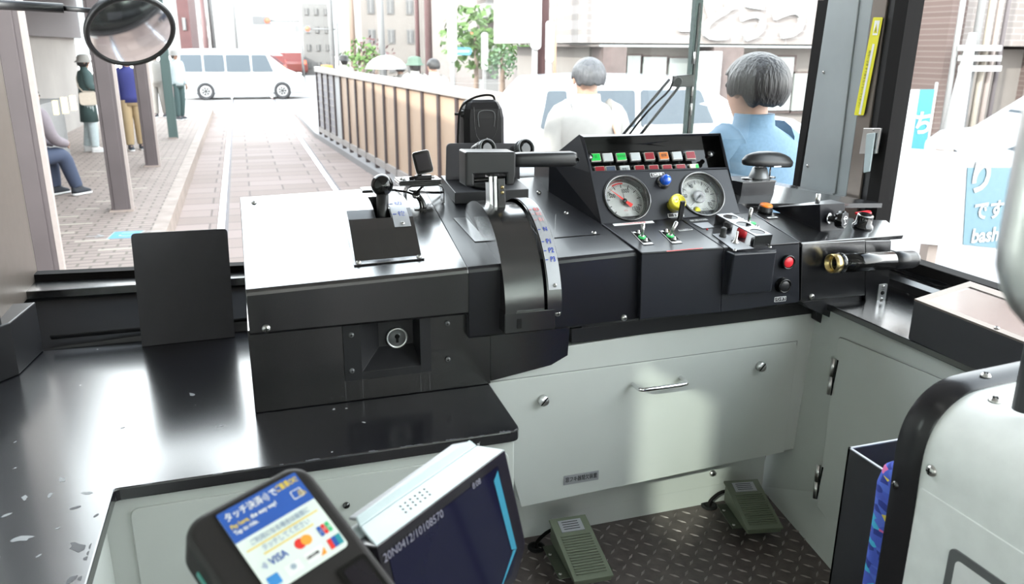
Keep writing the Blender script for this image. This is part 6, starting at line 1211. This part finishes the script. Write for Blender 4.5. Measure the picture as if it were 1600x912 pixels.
# ---------------------------------------------------------------- buildings
def wbox(u0, u1, v0, v1, y, d, m, b, zb=None):
    p, q = PY(u0, v0, y), PY(u1, v1, y); z1 = p.z; z0 = q.z if zb is None else zb; b.box(p.x, q.x, y, y + d, z0, z1, m)
YF = 13.0; shp = thing('shop_building', (12, YF + 2, GP), 'beige tiled shop building with brown columns and shopfronts filling the right background', 'building')
b = MB(); wbox(921, 1700, -400, 73, YF, 5, 'facade_tile', b); b.build('upper_wall', shp)
b = MB(); wbox(921, 1700, 73, 300, YF + .6, 4, 'wall_cream', b, GP - .1); b.build('ground_floor_wall', shp)
for u0, u1 in ((943, 974), (1116, 1152), (1400, 1412)): b = MB(); wbox(u0, u1, 73, 200, YF + .05, .5, 'tile_brown', b, GP - .1); b.build('column', shp)
for u0, u1, v0 in ((978, 1000, 84), (1003, 1040, 86), (1044, 1090, 88), (1160, 1190, 82), (1196, 1236, 86), (1240, 1275, 112)):
    b = MB(); wbox(u0, u1, v0, 176, YF + .5, .1, 'tile_brown', b); f_ = b.build('shop_window', shp); b = MB(); wbox(u0 + 3, u1 - 3, v0 + 3, 172, YF + .45, .06, 'shop_glass', b); b.build('pane', f_)
b = MB(); wbox(1094, 1120, 80, 195, YF - .05, .1, 'board_white', b); b.build('white_door_panel', shp)
b = MB(); b.text(fr(PY(1160, 38, YF - .03), (1, 0, 0), n=(0, -1, 0)), '▪どうつ', .75, 'board_white', depth=.05, bold=.02); b.build('shop_lettering', shp)
b = MB(); wbox(1395, 1492, 73, 82, YF - .1, .1, 'shelter_dark', b); b.build('dark_band', shp)
b = MB(); b.box(16.0, 24, 11.5, 16, GP - .1, 9, 'brick_brown'); b.box(PY(1478, 75, 12.2).x, PY(1502, 75, 12.2).x, 12.2, 13, GP - .1, 6, 'brick_brown'); b.build('brick_wall_block', label='brown brick building at the right edge of the side window', cat='building')
def block(name, label, u0, u1, v0, v1, y, d, m, rows, cols, win=(.5, .5), wm='window_dark', balc=None, zb=GR):
    p, q = PY(u0, v0, y), PY(u1, v1, y); t_ = thing(name, ((p.x + q.x) / 2, y + d / 2, zb), label, 'building', None); b = MB(); b.box(p.x, q.x, y, y + d, zb, p.z, m); b.build('wall', t_)
    H_ = p.z - zb; W_ = q.x - p.x
    for i in range(rows):
        for j in range(cols):
            cx = p.x + W_ * (j + .5) / cols; cz = zb + H_ * (i + .55) / rows; ww, hh = W_ / cols * win[0] / 2, H_ / rows * win[1] / 2
            b = MB(); b.box(cx - ww, cx + ww, y - .06, y, cz - hh, cz + hh, 'wall_white'); f_ = b.build('window', t_); b = MB(); b.box(cx - ww * .85, cx + ww * .85, y - .09, y - .06, cz - hh * .85, cz + hh * .85, wm); b.box(cx - .04, cx + .04, y - .1, y - .09, cz - hh * .85, cz + hh * .85, 'wall_white'); b.build('pane', f_)
        if balc: b = MB(); z = zb + H_ * i / rows + H_ / rows * .05; b.box(p.x + W_ * balc[0], p.x + W_ * balc[1], y - 1.3, y, z, z + H_ / rows * .36, 'wall_white'); b.build('balcony', t_)
    return t_
block('apartment_building', 'cream apartment block with rows of small windows beyond the fence', 560, 742, -60, 100, 48, 10, 'wall_cream', 4, 6, (.35, .5), 'window_mid')
block('apartment_building', 'apartment block with wide white balconies right of the poles', 744, 905, -90, 100, 34, 10, 'tile_beige', 4, 3, (.5, .45), 'window_mid', (.0, 1.0))
block('house', 'pale house with a single framed window beside the shop building', 872, 935, -60, 110, 24, 6, 'tile_beige', 3, 1, (.45, .35), 'window_mid')
block('building', 'red brown building just past the platform shelter', 268, 303, -60, 95, 42, 8, 'brick_red', 3, 1, (.3, .3), 'window_dark')
block('building', 'pale narrow building left of the cream apartments', 470, 520, 5, 100, 60, 10, 'wall_white', 4, 3, (.4, .4), 'window_mid')
block('building', 'distant low white building behind the crossing', 305, 340, 20, 85, 70, 10, 'wall_white', 3, 3, (.4, .4), 'window_mid')
b = MB(); rg = []
for j in range(14):
    x = -190 + j * 42; rg.append([V((x, 300, -2)), V((x, 300, 8 + 16 * math.exp(-((x - 60) / 90) ** 2) + 3 * math.sin(j * 1.7))), V((x, 360, 22 + 34 * math.exp(-((x - 40) / 110) ** 2) + 5 * math.sin(j * 2.3))), V((x, 420, -2))])
b.loft(rg, 'hill'); b.build('hills', kind='structure')
# poles, signs, signals, trees
def pole(u, y, r, m, lab, z1=9, zb=GR, name='utility_pole', lean=0): p = PY(u, 80, y); b = MB(); b.cyl((p.x, y, zb), (p.x + lean, y, z1), r, m, 14, r * .8); return b.build(name, label=lab, cat='pole')
pole(670, 24, .11, 'pole_red', 'dark pole standing behind the two heads at the fence'); pole(597, 30, .12, 'pole_grey', 'grey pole above the white umbrella', 7); pole(653, 36, .10, 'pole_red', 'thin red brown pole left of the dark pole'); pole(519, 40, .13, 'pole_grey', 'pale pole at the far left end of the fence')
pole(845, 12.6, .13, 'pole_red', 'thick red brown signal pole left of the grey haired person'); pole(867, 12.3, .025, 'strap_tan', 'thin orange pole right of the signal pole'); pole(552, 42, .15, 'trunk', 'brown pole above the bush', 6)
for u, y in ((335, 48), (370, 60), (395, 80), (323, 40)): pole(u, y, .12, 'pole_grey' if u > 330 else 'pole_red', {335: 'dark thin utility pole right of the red brown building', 370: 'utility pole over the roof of the minivan', 395: 'farthest utility pole in the street', 323: 'short brown pole by the minivan rear'}[u], 9 if u > 330 else 4)
def signal(u, v, y, lab, w_=.9):
    p = PY(u, v, y); t_ = thing('traffic_light', p, lab, 'traffic light'); b = MB(); b.box(p.x - w_ / 2, p.x + w_ / 2, y, y + .2, p.z - .2, p.z + .2, 'pole_grey'); b.build('housing', t_); b = MB(); b.lathe(fr(p + V((w_ * .3, 0, 0)), (1, 0, 0), n=(0, -1, 0)), [(.14, 0), (.13, .03), (0, .04)], 'light_red', 16); b.build('lamp', t_); b = MB(); b.cyl((p.x + w_ / 2, y + .1, p.z), (p.x + w_ / 2 + 1.5, y + .1, p.z), .04, 'pole_grey'); b.cyl((p.x + w_ / 2 + 1.5, y + .1, GR), (p.x + w_ / 2 + 1.5, y + .1, p.z + .4), .07, 'pole_grey'); b.build('arm', t_)
signal(409, 32, 46, 'red traffic light on an arm over the distant road'); signal(473, 45, 50, 'smaller red traffic light nearer the street end'); signal(733, 56, 26, 'red traffic light among the green tree leaves', .5)
p = PY(722, 80, 22); sg = thing('street_sign', (p.x, 22, GR), 'small blue street name sign by the green tree', 'sign'); b = MB(); b.prism(fr(p, (1, 0, 0), n=(0, -1, 0)), rrect(-.26, .26, -.10, .10, .08), 0, .03, 'sign_blue'); b.prism(fr(p, (1, 0, 0), n=(0, -1, 0)), rrect(-.2, .2, -.03, .03, .01), .03, .032, 'board_white'); b.build('panel', sg); b = MB(); b.cyl((p.x - .24, 22.05, GR), (p.x - .24, 22.05, p.z + .3), .04, 'pole_white'); b.build('post', sg)
for u, v, y, w_, h_, lab in ((837, 25, 12.4, .16, 1.0, 'white round topped sign on the red brown signal pole'), (706, 55, 21, .24, 1.3, 'tall white sign post in front of the tree'), (757, 80, 20, .16, .9, 'white slim bollard sign right of the tree'), (858, 65, 12.0, .12, .6, 'small white sign box low on the orange pole')):
    p = PY(u, v, y); b = MB(); b.prism(fr(p, (1, 0, 0), n=(0, -1, 0)), rrect(-w_ / 2, w_ / 2, -h_ / 2, h_ / 2, w_ * .4), 0, .05, 'board_white'); b.box(p.x - .04, p.x + .04, y, y + .04, GR, p.z, 'pole_white'); b.build('sign', label=lab, cat='sign')
def tree(u, v, y, r, lab, n=260, m='leaf', name='tree', trunk=True):
    p = PY(u, v, y); t_ = thing(name, (p.x, y, GR), lab, 'tree' if trunk else 'bush'); b = MB(); R_ = random.Random(u)
    for k in range(n):
        d = V((R_.gauss(0, 1), R_.gauss(0, 1), R_.gauss(0, .8))).normalized() * r * (R_.random() ** .45); c = p + d; a = V((R_.gauss(0, 1), R_.gauss(0, 1), R_.gauss(0, 1))).normalized(); e = a.orthogonal().normalized(); s_ = r * .13
        b.flat([c + a * s_, c + e * s_ * .6, c - a * s_, c - e * s_ * .6], m)
    b.build('foliage', t_)
    if trunk: b = MB(); b.tube([(p.x, y, GR), (p.x + .05, y, p.z - r * .6), (p.x, y, p.z + r * .3)], lambda t: .09 - .05 * t, 'trunk'); b.build('trunk', t_)
tree(742, 62, 23, 1.0, 'bright green street tree behind the fence end', 420); tree(815, 78, 24, .75, 'green tree left of the signal pole', 260); tree(565, 92, 30, .75, 'green small tree left of the umbrella', 200, 'leaf', 'tree', True); tree(783, 98, 20, .45, 'dark green clipped tree above the fence end', 200, 'leaf_dark', 'tree', True); tree(586, 88, 34, .8, 'dark red leaved small tree just behind the umbrella', 160, 'brick_red', 'tree', True)
p = PZ(510, 94, GR); p = PY(510, 90, 38); b = MB(); b.lathe(Matrix.Translation((p.x, 38, GR)), [(.28, 0), (.28, .35), (.27, .36)], 'orange', 18); b.lathe(Matrix.Translation((p.x, 38, GR)), [(.27, .36), (.27, .7)], 'yellow', 18); b.lathe(Matrix.Translation((p.x, 38, GR)), [(.27, .7), (.25, 1.1), (0, 1.12)], 'orange', 18); b.build('road_barrel', label='orange and yellow road barrel at the street corner', cat='barrel')
# things seen through the side window
p0 = PY(1372, 232, 3.3); t_ = thing('banner_board', PY(1500, 330, 3.3) - V((0, 0, .5)), 'large white and light blue banner board outside the side window', 'banner')
yb = 3.0; P = [PY(1330, 225, yb), PY(1340, 372, yb), PY(1640, 398, yb), PY(1650, 250, yb)]; b = MB(); b.slab(P, (0, .03, 0), 'board_white'); b.build('board', t_)
b = MB(); b.slab([PY(1512, 262, yb - .004), PY(1505, 382, yb - .004), PY(1640, 396, yb - .004), PY(1650, 262, yb - .004)], (0, .003, 0), 'banner_blue'); Mx_ = fr(PY(1533, 280, yb - .008), (1, 0, 0), n=(0, -1, 0)); b.text(Mx_, 'り', .17, 'board_white', bold=.006); b.text(fr(PY(1545, 330, yb - .008), (1, 0, 0), n=(0, -1, 0)), 'です', .10, 'board_white', bold=.003); b.text(fr(PY(1540, 368, yb - .008), (1, 0, 0), n=(0, -1, 0)), 'bash', .10, 'board_white', bold=.003); b.build('print', t_)
b = MB(); q = PY(1453, 400, yb + .05); b.box(q.x - .03, q.x + .03, yb + .04, yb + .09, GP - .1, P[0].z - .05, 'kerb_stone'); b.build('leg', t_)
pf = PY(1430, 190, 9.5); t_ = thing('banner_flag', (pf.x, 9.5, GP), 'white and cyan vertical shop flag seen through the side window', 'flag'); b = MB(); x0, x1, xm = PY(1402, 150, 9.5).x, PY(1458, 150, 9.5).x, PY(1436, 150, 9.5).x; z1 = PY(1430, 140, 9.5).z; z0 = z1 - 1.0
b.box(x0, xm, 9.5, 9.52, z0, z1, 'board_white'); b.box(xm, x1, 9.49, 9.52, z0, z1, 'banner_cyan'); b.text(fr(((xm + x1) / 2, 9.48, (z0 + z1) / 2), (1, 0, 0), n=(0, -1, 0)), 'ち', .36, 'board_white', bold=.01); b.build('cloth', t_); b = MB(); b.cyl((x1 + .03, 9.5, GP - .1), (x1 + .03, 9.5, z1 + .1), .02, 'pole_white'); b.build('pole', t_)
for u, r_, m, lab in ((1497, .05, 'pole_white', 'white drain pipe on the brown tiled column'), (1527, .07, 'pole_grey', 'grey cable pipe left of the pipe bundle'), (1543, .06, 'tactile', 'cream pipe in the bundle on the facade'), (1556, .05, 'post_light', 'brown stained pipe in the bundle on the facade'), (1568, .04, 'shelter_dark', 'thin black cable beside the pipe bundle')):
    p = PY(u, 50, 11.8); b = MB(); b.cyl((p.x, 11.8, GP), (p.x, 11.8, 7), r_, m, 12); b.build('pipe', label=lab, cat='pipe')
p = PY(1500, 120, 10.8); b = MB(); b.cyl((p.x, 10.8, GP - .1), (p.x + .12, 10.8, p.z + .7), .20, 'pole_white', 16, .06); b.build('tapered_pole', label='tapered white guy pole before the pipe bundle', cat='pole')
for k in range(3): p = PY(1545, 75 + 16 * k, 11.5); b = MB(); b.box(p.x - .5, p.x + .3, 11.5, 11.7, p.z - .05, p.z + .05, 'pole_white'); b.build('pipe_clamp', label=['top', 'middle', 'lowest'][k] + ' white clamp across the pipe bundle', cat='clamp', group='clamps on the pipe bundle')
# rail barrier on the pavement behind the people
p0, p1 = PY(1010, 196, 7.5), PY(1240, 196, 7.5); t_ = thing('guard_rail', (p0.x, 7.5, GP - .1), 'pale horizontal guard rail along the pavement', 'guard rail'); b = MB(); b.box(p0.x, p1.x, 7.5, 7.55, p0.z - .12, p0.z + .0, 'fence_rail'); b.build('rail', t_)
for t in (.05, .5, .95): b = MB(); x = p0.x + (p1.x - p0.x) * t; b.box(x - .04, x + .04, 7.55, 7.62, GP - .1, p0.z, 'fence_grey'); b.build('post', t_)
# ---------------------------------------------------------------- outside of the windscreen: mirror and wiper
ym = 2.62; mc_ = PY(205, 50, ym); _d = ray(205, 51).normalized(); _r = _d.cross(UP).normalized(); _u = _r.cross(_d); nmr = -_d * math.cos(.72) + (_r * .30 - _u * .95).normalized() * math.sin(.72); cv_ = thing('convex_mirror', mc_, 'round convex mirror on a black arm outside the left of the windscreen', 'mirror')
axm = (PY(272, 30, ym) - PY(137, 68, ym)); R_m = axm.length / 2 * 1.0; Mm_ = fr(mc_, axm, n=nmr); b = MB(); b.lathe(Mm_, [(R_m * .9, -.035), (R_m, -.012), (R_m * 1.01, .0), (R_m * .97, .006), (R_m * .90, .004), (R_m * .89, .0)], 'black_satin', 56, cap=False); b.lathe(Mm_, [(R_m * .9, -.035), (R_m * .5, -.045), (0, -.048)], 'black_satin', 40); b.build('rim', cv_)
Rc = .30; b = MB(); pf_ = []
for k in range(14): a = math.asin(R_m * .91 / Rc) * (1 - k / 13); pf_.append((Rc * math.sin(a), Rc * math.cos(a) - Rc * math.cos(math.asin(R_m * .91 / Rc)) + .001))
b.lathe(Mm_, pf_, 'chrome', 56, cap=False); b.build('mirror_glass', cv_)
b = MB(); a0, a1, a2 = PY(-60, 4, ym + .01), PY(100, 13, ym + .01), PY(158, 18, ym + .01); b.cyl(a0, a1, .013, 'black_satin', 16); b.cyl(a1, a2 + (a2 - a1) * .5, .007, 'black_satin', 14); b.build('arm', cv_)
yw = FR + .075; wp = thing('wiper', PY(1080, 130, yw), 'black windscreen wiper with two parallel arms on a vertical rail outside the glass', 'wiper')
b = MB(); b.slab([PY(1088, -10, yw), PY(1100, -10, yw), PY(1082, 215, yw), PY(1071, 215, yw)], (0, .02, 0), 'post_green'); b.slab([PY(1093, 5, yw - .004), PY(1096, 5, yw - .004), PY(1078, 215, yw - .004), PY(1074, 215, yw - .004)], (0, .006, 0), 'plastic_black'); b.build('rail', wp)
b = MB(); b.slab([PY(1058, 118, yw - .01), PY(1085, 116, yw - .01), PY(1085, 136, yw - .01), PY(1056, 136, yw - .01)], (0, .03, 0), 'plastic_black'); b.cyl(PY(1060, 127, yw - .03), PY(1060, 127, yw + .01), .012, 'plastic_black'); b.build('pivot_box', wp, bevel=.003)
for (u0, v0, u1, v1) in ((1046, 124, 950, 238), (1062, 134, 978, 238)): b = MB(); b.tube([PY(u0, v0, yw - .01), PY((u0 + u1) / 2, (v0 + v1) / 2, yw - .012), PY(u1, v1, yw)], .0045, 'plastic_black', 8, 1); b.build('arm', wp)
b = MB(); b.tube([PY(1052, 127, yw - .02), PY(1046, 142, yw - .02), PY(1020, 165, yw - .02), PY(990, 200, yw - .018), PY(965, 238, yw - .01)], .003, 'rubber', 8, 1); b.build('hose', wp)
for v in (100, 150, 180): b = MB(); c = PY(1090 - v * .06, v, yw - .006); b.cyl(c, c + V((0, 0, .035)), .003, 'steel', 8); b.build('rail_bolt', wp)
